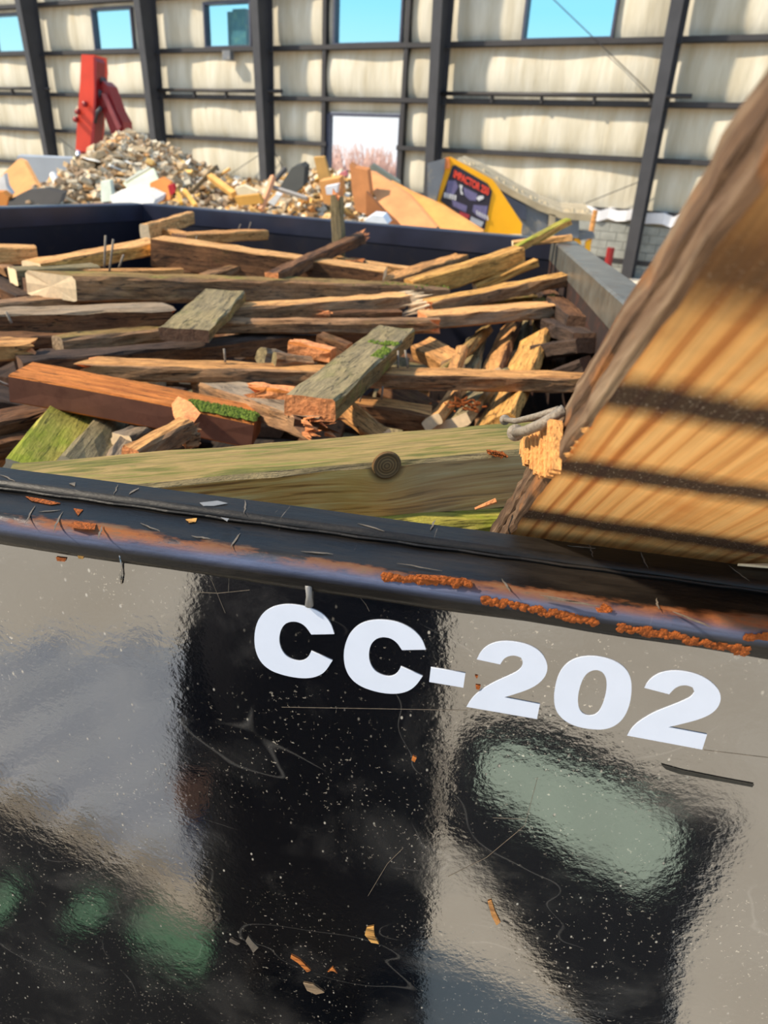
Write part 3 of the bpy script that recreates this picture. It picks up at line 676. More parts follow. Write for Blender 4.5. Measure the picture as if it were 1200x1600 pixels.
board('greenish board partly hidden under the nailed slim board at right', (690, 482, 1.75), (830, 466, 1.77), .08, .04, 'mossy')
board('round-edged brown board ending in a raw orange end right of the pile centre', (330, 508, 1.765), (690, 508, 1.765), .07, .048, 'weather', e1='broken', end='endor', ch=.014)
bs = board('stubby splintered stick wedged between the two centre boards', (500, 492, 1.76), (625, 490, 1.76), .05, .03, 'dark', e0='broken', end='endor'); splinters(bs, 0, 12, 'endor', .05, 8)
gb = board('wide silvery-grey board at left with an orange broken right end', (-60, 503, 1.765), (278, 490, 1.79), .15, .06, 'grey', top='grey', front='dark', e1='broken', end='endor', rough=.004)
nail_px(gb, (18, 505), (9, 487), 1.78, .004)
b10 = board('short plank pointing at the viewer with dark patches on its sawn end', (288, 523, 1.815), (352, 462, 1.825), .145, .038, 'olive', end='enddk', front='mossy', e0='cut')
board('pale board end with a cracked orange tip at the left edge of the pile', (-60, 550, 1.75), (62, 542, 1.755), .1, .045, 'tan', e1='broken', end='endor')
board('mossy grey stub with a rounded left end, below the silvery board', (90, 538, 1.75), (262, 520, 1.74), .08, .045, 'weather', top='mossy', end='grey', ch=.014)
board('brown board behind the cracked orange tip at the left edge', (-60, 536, 1.735), (110, 528, 1.725), .1, .04, 'dark')
board('long blackened board crossing the middle of the pile', (30, 573, 1.72), (560, 520, 1.70), .1, .055, 'vdark', front='dark', rough=.004)
lb = board('long slim weathered board spanning almost the whole pile, ending behind the big timber', (112, 574, 1.745), (930, 598, 1.735), .085, .045, 'weather', top='tan', e0='broken', end='endor', rough=.003)
nail_px(lb, (352, 566), (350, 545), 1.765, .003); nail_px(lb, (622, 575), (622, 548), 1.77, .0032); nail_px(lb, (637, 575), (633, 547), 1.77, .0032)
nail_px(lb, (598, 604), (596, 624), 1.74, .003); nail_px(lb, (570, 604), (562, 628), 1.74, .002)
gx = board('grey-green mossy plank crossing over the others toward the viewer', (484, 638, 1.80), (618, 524, 1.795), .12, .052, 'olive', front='mossy', end='endor', rough=.003)
mm = MB(); rr = random.Random(4)
for i in range(60):
    c = ony(566 + rr.gauss(0, 14), 588 + rr.gauss(0, 5), 1.42 + rr.uniform(-.02, .05)); 
br = board('brown-painted timber with a bare orange top, tilted down to the right', (34, 596, 1.785), (402, 668, 1.705), .12, .066, 'red', front='paint', top='red', end='paint', ch=.004, rough=.0008)
nail(br, onz(16, 603, 1.78), onz(-14, 590, 1.80), .003, False)
# moss growing on the low end of the painted timber
def mosspatch(o, n, x0, x1, y0, y1, z, seed, mat='moss', s0=.004, s1=.011):
    rr = random.Random(seed); m = MB()
    for i in range(n):
        c = Vector((rr.uniform(x0, x1), rr.uniform(y0, y1), z)); s = rr.uniform(s0, s1)
        v = [c + Vector((s * math.cos(k * 1.257 + i), s * math.sin(k * 1.257 + i), 0)) for k in range(5)] + [c + Vector((rr.uniform(-.3, .3) * s, 0, s * .7))]
        m.add(v, [(k, (k+1) % 5, 5) for k in range(5)])
    return m.build('moss', M[mat], o)
mosspatch(br, 420, .12, br['_L'] * .5, -.055, .0, .037, 7)
mosspatch(gx, 60, .0, .12, -.06, -.03, .026, 8); mosspatch(gx, 30, .16, .2, -.06, .02, .026, 9)
mosspatch(mb, 260, -.4, mb['_L'] * .5, -.055, .03, .042, 10)
b19 = board('weathered board with a chewed rough right end, under the grey-green plank', (325, 605, 1.69), (512, 668, 1.765), .10, .05, 'weather', e1='broken', end='enddk', top='grey'); splinters(b19, 1, 16, 'endor', .03, 12, .09, .05)
board('small raw orange block left of the grey-green plank end', (384, 612, 1.765), (458, 620, 1.765), .05, .04, 'red', end='endor', e0='broken', top='endor', front='endor')
board('small raw orange chunk above the long slim board, left of the grey-green plank', (455, 542, 1.785), (520, 556, 1.775), .05, .045, 'red', end='endor', top='endor', front='endor')
board('small pale rounded stub, left one of two above the long slim board', (408, 556, 1.77), (438, 562, 1.75), .05, .05, 'grey', end='olive', ch=.02)
board('small pale rounded stub, right one of two above the long slim board', (428, 564, 1.77), (485, 572, 1.75), .05, .05, 'weather', end='olive', ch=.02)
board('short dark stick behind the small raw orange chunk', (498, 532, 1.75), (545, 548, 1.73), .05, .05, 'dark', end='endor')
# wedge splinter
p0, p1, p2 = onz(268, 632, 1.77), onz(303, 660, 1.775), onz(278, 664, 1.77)
m = MB(); m.prism([p0, p0.lerp(p1, .5) + Vector((.004, 0, .006)), p1, p2, p0.lerp(p2, .55) - Vector((.004, 0, 0))], (.004, .028, .012)); o = m.build('wood_splinter', M['endor']); tag(o, 'pointed raw orange wedge of wood leaning on the painted timber', 'wood splinter')
board('short weathered stick pointing up right, below the pointed orange wedge', (205, 712, 1.76), (292, 668, 1.765), .045, .035, 'weather', top='tan', end='endor')
board('tiny offcut right of the pointed orange wedge', (284, 684, 1.745), (322, 678, 1.745), .05, .035, 'weather', e1='broken', end='endor')
board('wide bright green mossy plank standing on edge at the lower left', (50, 745, 1.72), (140, 610, 1.70), .038, .105, 'green', roll=-62, front='green')
board('olive board slanting beside the bright green plank', (120, 742, 1.70), (200, 640, 1.66), .09, .04, 'olive', roll=35)
board('narrow grey board slanting just right of the olive one', (175, 735, 1.70), (232, 650, 1.66), .05, .04, 'grey', roll=20)
board('short grey board bridging above the narrow slanting one', (190, 690, 1.70), (240, 668, 1.69), .05, .03, 'grey')
board('dark brown board at the left edge beneath the painted timber, upper of two', (-60, 680, 1.70), (90, 645, 1.68), .10, .05, 'dark')
board('dark brown board at the left edge beneath the painted timber, lower of two', (-60, 702, 1.68), (80, 685, 1.66), .10, .04, 'dark')
board('dark plank in the hollow left of the painted timber', (-80, 610, 1.70), (60, 640, 1.64), .12, .05, 'vdark')

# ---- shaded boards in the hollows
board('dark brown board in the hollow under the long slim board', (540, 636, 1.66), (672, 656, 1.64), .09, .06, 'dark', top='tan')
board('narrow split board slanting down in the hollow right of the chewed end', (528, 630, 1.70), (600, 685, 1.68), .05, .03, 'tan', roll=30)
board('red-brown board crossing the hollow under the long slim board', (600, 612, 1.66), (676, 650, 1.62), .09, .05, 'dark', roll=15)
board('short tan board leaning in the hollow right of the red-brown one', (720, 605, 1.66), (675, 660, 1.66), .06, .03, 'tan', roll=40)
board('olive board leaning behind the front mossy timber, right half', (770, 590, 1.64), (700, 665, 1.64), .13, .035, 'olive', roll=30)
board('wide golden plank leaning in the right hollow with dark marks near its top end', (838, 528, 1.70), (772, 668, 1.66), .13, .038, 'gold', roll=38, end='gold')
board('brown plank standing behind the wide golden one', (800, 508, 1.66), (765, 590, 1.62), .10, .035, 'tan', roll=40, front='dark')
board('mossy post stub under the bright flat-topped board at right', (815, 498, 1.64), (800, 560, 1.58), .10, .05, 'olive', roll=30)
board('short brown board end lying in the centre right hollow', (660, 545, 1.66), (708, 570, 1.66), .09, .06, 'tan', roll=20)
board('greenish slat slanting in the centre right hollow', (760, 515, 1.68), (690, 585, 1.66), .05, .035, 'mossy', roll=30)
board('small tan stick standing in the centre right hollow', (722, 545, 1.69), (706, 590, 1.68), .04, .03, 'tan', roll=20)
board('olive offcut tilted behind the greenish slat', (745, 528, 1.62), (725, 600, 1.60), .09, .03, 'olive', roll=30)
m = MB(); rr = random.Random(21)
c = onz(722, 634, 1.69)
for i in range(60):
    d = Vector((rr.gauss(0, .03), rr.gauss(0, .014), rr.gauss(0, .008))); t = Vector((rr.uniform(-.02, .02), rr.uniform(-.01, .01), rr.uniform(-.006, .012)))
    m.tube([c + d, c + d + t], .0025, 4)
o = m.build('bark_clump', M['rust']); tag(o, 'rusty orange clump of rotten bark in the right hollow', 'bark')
board('dim brown board along the rusty right wall, highest of the dim ones', (840, 452, 1.76), (905, 505, 1.80), .09, .05, 'vdark', top='dark')  # vdark boards here: shade by the right wall put into the colour
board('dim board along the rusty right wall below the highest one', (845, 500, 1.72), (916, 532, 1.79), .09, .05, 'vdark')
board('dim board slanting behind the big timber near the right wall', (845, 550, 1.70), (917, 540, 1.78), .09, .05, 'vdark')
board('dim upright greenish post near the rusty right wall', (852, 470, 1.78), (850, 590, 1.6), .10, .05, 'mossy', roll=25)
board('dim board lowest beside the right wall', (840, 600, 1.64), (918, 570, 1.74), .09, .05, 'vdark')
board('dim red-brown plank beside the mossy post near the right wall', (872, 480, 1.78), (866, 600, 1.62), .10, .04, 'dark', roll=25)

# ---- big squared timber just behind the front rim
ft = board('thick yellow-green mossy timber with a large knot, lying along the front rim', (20, 800, 1.828), (905, 716, 1.865), .125, .10, 'olive', name='timber', cat='timber', ch=.006, rough=.0015)
def front_timber_mats():
    m, nt, p = newmat('timber_mossy_top'); v = objvec(nt, False)
    g1 = noisex(nt, mapping(nt, v, (5, 40, 40)), 1, 8, .66, .4); g2 = noisex(nt, mapping(nt, v, (9, 190, 190)), 1, 5, .7)
    c = ramp(nt, g1, [(.28, lin((66, 66, 24))), (.42, lin((108, 102, 38))), (.53, lin((154, 126, 74))), (.64, lin((116, 112, 46))), (.76, lin((140, 124, 86)))])
    c = mixc(nt, .7, c, ramp(nt, g2, [(.32, W4(.5)), (.58, W4(1.1))]), 'MULTIPLY')
    nt.links.new(c, p.inputs['Base Color']); p.inputs['Roughness'].default_value = .85; bump(nt, p, math_(nt, 'ADD', g1, g2), .7, .005)
    top = m
    m, nt, p = newmat('timber_knotty_front'); v = objvec(nt, False)
    s = N(nt, 'SeparateXYZ'); nt.links.new(v, s.inputs[0])
    KX, KZ = KNOT
    dx = math_(nt, 'SUBTRACT', s.outputs['X'], KX); dz = math_(nt, 'SUBTRACT', s.outputs['Z'], KZ)
    r2 = math_(nt, 'SQRT', math_(nt, 'ADD', math_(nt, 'MULTIPLY', dx, dx), math_(nt, 'MULTIPLY', dz, dz)))
    # grain flows round the knot: z is pushed away from the knot centre
    push = math_(nt, 'MULTIPLY', dz, math_(nt, 'DIVIDE', .0016, math_(nt, 'ADD', math_(nt, 'MULTIPLY', r2, r2), .0011)))
    zz = math_(nt, 'SUBTRACT', s.outputs['Z'], math_(nt, 'MULTIPLY', push, .55))
    cb = N(nt, 'CombineXYZ'); nt.links.new(s.outputs['X'], cb.inputs[0]); nt.links.new(zz, cb.inputs[2])
    g1 = noisex(nt, mapping(nt, cb.outputs[0], (4, 1, 95)), 1, 4, .6, .5); g2 = noisex(nt, mapping(nt, v, (5, 8, 9)), 1, 5, .65)
    c = ramp(nt, g1, [(.36, lin((150, 98, 44))), (.45, lin((232, 164, 82))), (.6, lin((244, 196, 114))), (.75, lin((248, 218, 160)))])
    c = mixc(nt, math_(nt, 'MULTIPLY', ramp(nt, g2, [(.42, W4(0)), (.64, W4(1))]), .3), c, lin((190, 156, 60)))
    gx_ = ramp(nt, math_(nt, 'ADD', dx, math_(nt, 'MULTIPLY', g2, .1)), [(.02, W4(0)), (.12, W4(1))])
    c = mixc(nt, math_(nt, 'MULTIPLY', gx_, .45), c, mixc(nt, g1, lin((80, 70, 58)), lin((214, 198, 168))))
    rings = math_(nt, 'SINE', math_(nt, 'MULTIPLY', math_(nt, 'ADD', r2, math_(nt, 'MULTIPLY', g2, .006)), 1500.0))
    kc = mixc(nt, ramp(nt, rings, [(.2, W4(0)), (.9, W4(1))]), lin((112, 84, 50)), lin((160, 122, 74)))
    c = mixc(nt, ramp(nt, r2, [(.0195, W4(1)), (.023, W4(0))]), c, kc)
    rim_ = math_(nt, 'MULTIPLY', ramp(nt, r2, [(.018, W4(0)), (.021, W4(1))]), ramp(nt, r2, [(.022, W4(1)), (.031, W4(0))]))
    c = mixc(nt, math_(nt, 'MULTIPLY', rim_, .75), c, lin((44, 34, 26)))
    nt.links.new(c, p.inputs['Base Color']); p.inputs['Roughness'].default_value = .85; bump(nt, p, g1, .6, .004)
    return top, m
kw = ft.matrix_world.inverted()
# knot position on the camera-side face
fn = ft.matrix_world.to_3x3() @ Vector((0, 1, 0)); sgn = 1 if fn.dot(Vector(CAM) - ft.matrix_world.translation) > 0 else -1
fp = ft.matrix_world @ Vector((0, sgn * .0625, 0))
kp = kw @ onplane(604, 727, fp, fn); KNOT = (kp.x, kp.z)
tm, fm = front_timber_mats(); ft.data.materials[2] = fm; ft.data.materials[3] = tm
ch_ = MB(); c = onplane(772, 706, fp, fn)
for i in range(18):
    a = c + Vector((rr.uniform(-.012, .012), -.002, rr.uniform(-.003, .003))); ch_.tube([a, a + Vector((rr.uniform(.004, .012), -.004, rr.uniform(-.006, .001)))], .0016, 4)
o = ch_.build('bark_chip', M['rust'], ft); o.matrix_parent_inverse = kw
# raised knot disc
m = MB(); kc_ = Vector((kp.x, sgn * .0625, kp.z))
ringp = []
for rr_, h in ((.0225, .0), (.020, .0022), (.013, .0014), (.005, .0026)): ringp.append([kc_ + Vector((rr_ * 1.0 * math.cos(t), sgn * h, rr_ * math.sin(t))) for t in [i * math.pi / 12 for i in range(24)]])
v = [p for rg in ringp for p in rg]; f = [[i*24 + k, i*24 + (k+1) % 24, (i+1)*24 + (k+1) % 24, (i+1)*24 + k] for i in range(3) for k in range(24)] + [[72 + k for k in range(24)]]
m.add(v, f); m.build('knot', fm, ft)
board('mossy yellow slat squeezed under the knotty timber at the front rim', (520, 822, 1.80), (800, 815, 1.80), .05, .03, 'green')
board('weathered plank behind the knotty timber near the front rim', (120, 775, 1.74), (560, 760, 1.72), .14, .04, 'dark')

# ---- filler boards deep in the pile
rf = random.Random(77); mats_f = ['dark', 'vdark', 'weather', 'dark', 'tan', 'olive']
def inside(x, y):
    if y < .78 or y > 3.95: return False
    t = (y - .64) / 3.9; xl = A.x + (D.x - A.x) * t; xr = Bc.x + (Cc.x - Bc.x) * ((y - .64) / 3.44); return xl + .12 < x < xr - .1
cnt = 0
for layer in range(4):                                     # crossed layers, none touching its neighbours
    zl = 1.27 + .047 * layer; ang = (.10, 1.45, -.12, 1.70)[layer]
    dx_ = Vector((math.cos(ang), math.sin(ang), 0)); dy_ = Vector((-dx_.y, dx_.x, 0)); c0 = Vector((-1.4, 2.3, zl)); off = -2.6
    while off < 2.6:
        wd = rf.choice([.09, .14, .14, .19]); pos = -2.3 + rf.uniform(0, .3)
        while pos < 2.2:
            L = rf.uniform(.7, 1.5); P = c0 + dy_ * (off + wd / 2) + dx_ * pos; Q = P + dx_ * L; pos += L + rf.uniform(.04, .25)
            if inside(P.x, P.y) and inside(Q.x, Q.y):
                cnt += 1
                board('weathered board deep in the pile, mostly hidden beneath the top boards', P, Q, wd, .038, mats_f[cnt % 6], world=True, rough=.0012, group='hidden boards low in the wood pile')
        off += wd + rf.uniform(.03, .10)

# ------------------------------------------------------------------ big timber leaning over the front rim (right foreground)
def cdir(px, py): 
    d = ray(px, py); return Vector(d).normalized()
ax = cdir(590, 1122)                                  # away and down into the container
wv_ = Vector(CM @ np.array([1, -.165, .034])).normalized()
nv_ = ax.cross(wv_).normalized(); wv_ = nv_.cross(ax).normalized()
if nv_.y < 0: nv_ = -nv_                              # away from the viewer
O = ony(792, 834, .672)
# thickness so that the far arris runs through pixel (868,633)
best = min(((( (lambda c: (600 + FPX * c[0] / -c[2], 800 - FPX * c[1] / -c[2]))(CM.T @ (np.array(O - ax * s + nv_ * th) - CAM))), s, th) for s in [k * .01 for k in range(5, 50)] for th in [.02 + k * .005 for k in range(46)]), key=lambda t: (t[0][0] - 868) ** 2 + (t[0][1] - 633) ** 2)
TH = best[2]
TW, TLEN = .30, 1.05
big = empty('lintel_timber', O)
tag(big, 'big doubled timber with black stain bands and bent nails, leaning over the front rim', 'timber')
RB = Matrix((-ax, wv_, nv_)).transposed()             # local x: up towards the viewer, y: right, z: away through the thickness
big.matrix_world = Matrix.Translation(O) @ RB.to_4x4()
def band_s(px, py):
    """distance up the near left arris at a pixel"""
    d = Vector(ray(px, py)); c = Vector(CAM); w0 = c - O; u_, v_ = d, -ax
    a, b2, c2, d2, e2 = u_.dot(u_), u_.dot(v_), v_.dot(v_), u_.dot(w0), v_.dot(w0)
    return (a * e2 - b2 * d2) / (a * c2 - b2 * b2)
BANDS = [band_s(*p) for p in ((812, 800), (880, 733), (962, 622), (1100, 400))]
def big_mats():
    m, nt, p = newmat('timber_broad_face'); v = objvec(nt, False); s = N(nt, 'SeparateXYZ'); nt.links.new(v, s.inputs[0])
    wob = noisex(nt, mapping(nt, v, (2.2, 7, 1)), 1, 2, .4)
    yy = math_(nt, 'ADD', s.outputs['Y'], math_(nt, 'ADD', math_(nt, 'MULTIPLY', wob, .03), math_(nt, 'MULTIPLY', noisex(nt, mapping(nt, v, (1, 40, 1)), 1, 2, .5), .02)))
    cb = N(nt, 'CombineXYZ'); nt.links.new(math_(nt, 'MULTIPLY', s.outputs['X'], .5), cb.inputs[0]); nt.links.new(yy, cb.inputs[1])
    rn = noisex(nt, mapping(nt, cb.outputs[0], (1.2, 95, 1)), 1, 3, .5)
    saw = math_(nt, 'FRACT', math_(nt, 'MULTIPLY', yy, 58.0))
    rl = math_(nt, 'ADD', math_(nt, 'MULTIPLY', math_(nt, 'ABSOLUTE', math_(nt, 'SUBTRACT', saw, .5)), .7), math_(nt, 'MULTIPLY', rn, .8))
    ring = ramp(nt, rl, [(.28, lin((168, 98, 46))), (.40, lin((214, 140, 74))), (.54, lin((244, 180, 106))), (.8, lin((252, 196, 124)))])
    fine = noisex(nt, mapping(nt, v, (9, 240, 240)), 1, 4, .6)
    c = mixc(nt, .55, ring, ramp(nt, fine, [(.3, W4(.75)), (.6, W4(1.15))]), 'MULTIPLY')
    blot = noisex(nt, mapping(nt, v, (7, 6, 6)), 1, 5, .6)
    c = mixc(nt, math_(nt, 'MULTIPLY', ramp(nt, blot, [(.52, W4(0)), (.7, W4(1))]), .6), c, lin((206, 120, 48)))
    edge = noisex(nt, mapping(nt, v, (26, 20, 20)), 1, 5, .7)
    tot = None
    for k, (b0, hw) in enumerate(zip(BANDS, (.034, .030, .032, .045))):
        sx = math_(nt, 'ADD', s.outputs['X'], math_(nt, 'MULTIPLY', s.outputs['Y'], (-.03, -.02, .02, .05)[k]))
        dd = math_(nt, 'ABSOLUTE', math_(nt, 'SUBTRACT', math_(nt, 'ADD', sx, math_(nt, 'MULTIPLY', math_(nt, 'SUBTRACT', edge, .5), .022)), b0))
        k_ = ramp(nt, math_(nt, 'DIVIDE', dd, hw), [(.25, W4(1)), (1.0, W4(0))])
        tot = k_ if tot is None else math_(nt, 'MAXIMUM', tot, k_)
    dust = noisex(nt, v, 420, 2, .6)
    bc = mixc(nt, ramp(nt, dust, [(.62, W4(0)), (.7, W4(.7))]), mixc(nt, fine, lin((20, 16, 16)), lin((62, 48, 42))), lin((190, 176, 158)))
    c = mixc(nt, math_(nt, 'MULTIPLY', tot, .96), c, bc)
    # brown weather stain on the upper length
    upst = ramp(nt, math_(nt, 'ADD', s.outputs['X'], math_(nt, 'SUBTRACT', math_(nt, 'MULTIPLY', blot, .24), math_(nt, 'MULTIPLY', s.outputs['Y'], .25))), [(BANDS[3] - .0, W4(0)), (BANDS[3] + .14, W4(1))])
    c = mixc(nt, math_(nt, 'MULTIPLY', upst, .75), c, mixc(nt, fine, lin((92, 64, 40)), lin((160, 112, 62))))
    nt.links.new(c, p.inputs['Base Color']); setin(p, {'Roughness': .8, 'Specular IOR Level': .25}); bump(nt, p, math_(nt, 'ADD', fine, math_(nt, 'MULTIPLY', dust, math_(nt, 'MULTIPLY', tot, 1.5))), .4, .003)
    broad = m
    m, nt, p = newmat('timber_narrow_edge'); v = objvec(nt, False)
    g1 = noisex(nt, mapping(nt, v, (5, 40, 55)), 1, 5, .65, .5); g2 = noisex(nt, mapping(nt, v, (11, 14, 18)), 1, 5, .6); g3 = noisex(nt, mapping(nt, v, (6, 200, 200)), 1, 3, .6)
    c = ramp(nt, g1, [(.3, lin((52, 38, 28))), (.5, lin((98, 74, 54))), (.7, lin((138, 116, 92)))])
    c = mixc(nt, math_(nt, 'MULTIPLY', ramp(nt, g2, [(.54, W4(0)), (.66, W4(1))]), .6), c, lin((158, 100, 50)))
    c = mixc(nt, math_(nt, 'MULTIPLY', ramp(nt, g2, [(.32, W4(1)), (.44, W4(0))]), .7), c, lin((58, 44, 36)))
    c = mixc(nt, .6, c, ramp(nt, g3, [(.3, W4(.6)), (.6, W4(1.05))]), 'MULTIPLY')
    nt.links.new(c, p.inputs['Base Color']); setin(p, {'Roughness': .85, 'Specular IOR Level': .25}); bump(nt, p, math_(nt, 'ADD', g1, g3), .6, .003)
    return broad, m
BM_, EM_ = big_mats()
def plank(z0, z1, name, mats, inset=0.0, seed=3):
    """one of the two sistered planks, with a rubbed left arris; slots 0 edge, 1 broad face"""
    m = MB(); n = 90; rr2 = random.Random(seed); x0 = -.35; sec_n = 0; v = []; f = []; mi = []
    for i in range(n + 1):
        x = x0 + (TLEN - x0) * i / n
        w1 = .0028 * mnoise.noise((x * 22, seed, 0)) + .0035 * max(0, mnoise.noise((x * 60, seed + 5, 2)))
        w2 = .0025 * mnoise.noise((x * 25, seed + 9, 0))
        c = .004
        y0 = inset
        sec = [(y0 + w1, z1 - c + w2), (y0 + w1 + w2, (z0 * .4 + z1 * .6)), (y0 + w1, z0 + c + w2), (y0 + c + w1, z0), (.02, z0), (.08, z0), (.16, z0), (TW - c, z0), (TW, z0 + c), (TW, z1 - c), (TW - c, z1), (y0 + c + w1, z1)]
        k = len(sec); v += [(x, y, z) for y, z in sec]
    for i in range(n):
        for q in range(k):
            f.append((i*k + q, i*k + (q+1) % k, (i+1)*k + (q+1) % k, (i+1)*k + q)); mi.append(1 if q in (3, 4, 5, 6) else 0)
    f += [list(range(k))[::-1], [n*k + q for q in range(k)]]; mi += [0, 0]
    m.v = [Vector(p) for p in v]; m.f = [list(q) for q in f]; m.m = mi
    return m.build(name, mats, big)
GAP = .007
pl1 = plank(0, TH * .5 - GAP, 'near_plank', [EM_, BM_], 0, 3)
pl2 = plank(TH * .5 + GAP * .2, TH, 'far_plank', [EM_, EM_], .004, 8)
# torn-out notch: raw wood, splinters and two bent nails
bi = big.matrix_world.inverted()
def ledge(px, py, zl=None):                            # pixel on the narrow left face -> local point
    p = bi @ onplane(px, py, big.matrix_world @ Vector((0, 0, 0)), wv_); return p
raw = plain('raw_torn_wood', (238, 170, 98), .9, .45, 160, bumpy=.5)
m = MB(); rr = random.Random(6)
for i in range(44):
    t = (i + .5) / 44
    tx, ty = 820 + 54 * t, 692 - 34 * t + rr.uniform(-3, 3)
    by = float(np.interp(t, [0, .15, .3, .5, .7, 1], [704, 726, 724, 742, 745, 734])) + rr.uniform(-5, 5); bx = tx - 3
    c, d = ledge(tx, ty), ledge(bx, by); e_ = ledge(tx + 54 / 44 * .62, ty - .5) - c
    h = -rr.uniform(.003, .0075)
    v = [c - e_ * .62, c + e_ * .62, d + e_ * .62, d - e_ * .62]; hh = Vector((0, h, 0)); h2 = Vector((0, h * rr.uniform(.5, 1.1), 0)); b_in = Vector((0, .003, 0))
    m.add([p_ + b_in for p_ in v] + [v[0] + hh, v[1] + hh, v[2] + h2, v[3] + h2], [(0,3,2,1),(4,5,6,7),(0,1,5,4),(1,2,6,5),(2,3,7,6),(3,0,4,7)])
m.build('torn_wood', raw, big)
m = MB()
for i in range(9):
    c = ledge(884 + rr.uniform(-8, 18), 742 + rr.uniform(-4, 6)) + Vector((0, -.001, rr.uniform(-.004, .0))); s = rr.uniform(.002, .005)
    c.z = -.0015; m.add([c + Vector((s * math.cos(k * 1.57), s * math.sin(k * 1.57) + .004, 0)) for k in range(4)] + [c + Vector((0, .004, -s * .5))], [(k, (k+1) % 4, 4) for k in range(4)])
m.build('wood_chips', raw, big)
def bignail(pxs, depth_off, r, hr):
    pts = []
    for i, (px, py) in enumerate(pxs):
        p = bi @ onplane(px, py, big.matrix_world @ Vector((0, depth_off[i], 0)), wv_); pts.append(p)
    m = MB(); m.tube(pts, r, 10); d = (pts[0] - pts[1]).normalized()
    m.tube([pts[0] + d * .0005, pts[0] + d * .003], hr, 14); return m.build('nail', M['nail'], big, True)
bignail([(789, 656), (806, 658), (840, 650), (872, 640)], [-.012, -.011, -.007, .004], .0031, .0062)
bignail([(806, 676), (822, 673), (848, 662), (882, 640)], [-.018, -.016, -.010, .004], .0046, .0082)
# sliver of wood caught under the timber at the right edge, on the rail
m = MB(); m.prism([onz(1152, 884, 1.9735), onz(1200, 888, 1.9735), onz(1230, 894, 1.9735), onz(1200, 884, 1.9735)], (0, 0, .0025)); o = m.build('wood_sliver', M['end']); tag(o, 'pale sliver of wood lying on the black rail under the big timber', 'wood sliver')
m = MB(); m.tube([ony(742, 795, .66), ony(775, 782, .668)], [.0015, .003], 5); o = m.build('wood_sliver', M['endor']); tag(o, 'thin orange sliver poking left from the foot of the big timber', 'wood sliver')

# ------------------------------------------------------------------ rubble mound behind the container
SKY = [(-150, 300), (0, 296), (60, 292), (130, 272), (150, 245), (185, 212), (205, 208), (235, 222), (290, 248), (330, 268), (385, 292), (420, 288), (470, 268), (505, 266), (545, 272), (600, 296), (660, 322), (760, 352), (800, 362)]
YR = 10.2
sk = sorted((ony(px, py, YR).x, ony(px, py, YR).z) for px, py in SKY)
def skyz(x):
    xs = [s[0] for s in sk]; return float(np.interp(x, xs, [s[1] for s in sk]))
def mound(x, y):
    base = skyz(x * (YR / max(y, 6.5)) ** .15)
    d = YR - y
    return base - (.30 * d if d > 0 else -.7 * d) + .05 * mnoise.noise((x * 2.2, y * 2.2, 0))
m = MB(); nx, ny = 70, 22; v = []; f = []
for j in range(ny + 1):
    for i in range(nx + 1):
        x = -7.6 + 6.5 * i / nx; y = 6.6 + 6.0 * j / ny; v.append((x, y, max(.0, mound(x, y) - .08)))
for j in range(ny):
    for i in range(nx): k = j * (nx + 1) + i; f.append((k, k + 1, k + nx + 2, k + nx + 1))
n0 = len(v); v += [(-7.6, 6.6, 0), (-1.1, 6.6, 0), (-1.1, 12.6, 0), (-7.6, 12.6, 0)]
f += [[n0 + 1, n0] + list(range(0, nx + 1)), [n0, n0 + 3] + [j * (nx + 1) for j in range(ny, -1, -1)], [n0 + 2, n0 + 1] + [j * (nx + 1) + nx for j in range(0, ny + 1)], [n0 + 3, n0 + 2] + [ny * (nx + 1) + i for i in range(nx, -1, -1)]]
mat, nt, p = newmat('rubble_dust'); nn = noisex(nt, objvec(nt, False), 9, 6, .7); nt.links.new(ramp(nt, nn, [(.3, lin((122, 102, 78))), (.5, lin((168, 144, 112))), (.7, lin((204, 182, 148)))]), p.inputs['Base Color']); p.inputs['Roughness'].default_value = .95; bump(nt, p, nn, 1, .08)
m.add(v, f)
mo = m.build('rubble_mound', mat); tag(mo, 'tall grey-tan mound of crushed demolition rubble behind the container', 'rubble', kind='stuff')
# loose chips on the mound: one part, coloured per chip
PAL_L = [(204, 178, 142), (188, 164, 130), (214, 196, 166), (172, 146, 112), (150, 126, 98), (214, 164, 108), (212, 198, 172), (140, 116, 90)]
PAL_R = [(210, 160, 88), (232, 186, 110), (150, 116, 72), (196, 184, 160), (228, 218, 198), (90, 82, 74), (176, 128, 76), (222, 178, 120)]
cv = []; cf = []; cc = []
rr = random.Random(12)
for i in range(5200):
    x = rr.uniform(-7.3, -1.1); y = rr.uniform(7.2, 10.5) if rr.random() < .8 else rr.uniform(9.8, 10.6)
    z = mound(x, y)
    s = rr.uniform(.025, .085); l = s * rr.uniform(1, 3.2); h = s * rr.uniform(.25, .8)
    Rm = Matrix.Rotation(rr.uniform(0, 6.3), 3, 'Z') @ Matrix.Rotation(rr.uniform(-.7, .7), 3, 'Y') @ Matrix.Rotation(rr.uniform(-.7, .7), 3, 'X')
    b0 = len(cv)
    for a, b1, c1 in ((-1,-1,-1),(1,-1,-1),(1,1,-1),(-1,1,-1),(-1,-1,1),(1,-1,1),(1,1,1),(-1,1,1)):
        q = Rm @ Vector((a * l * rr.uniform(.7, 1), b1 * s * rr.uniform(.7, 1), c1 * h)) * .6; cv.append((x + q.x, y + q.y, z + q.z))
    cf += [[b0 + k for k in fc] for fc in ((0,3,2,1),(4,5,6,7),(0,1,5,4),(1,2,6,5),(2,3,7,6),(3,0,4,7))]
    col = lin(rr.choice(PAL_L if rr.random() > (x + 5.2) / 3.2 else PAL_R)); cc += [col] * 8
me = mesh('loose_chips', cv, cf); at = me.color_attributes.new('chip', 'FLOAT_COLOR', 'POINT')
for d, c in zip(at.data, cc): d.color = c
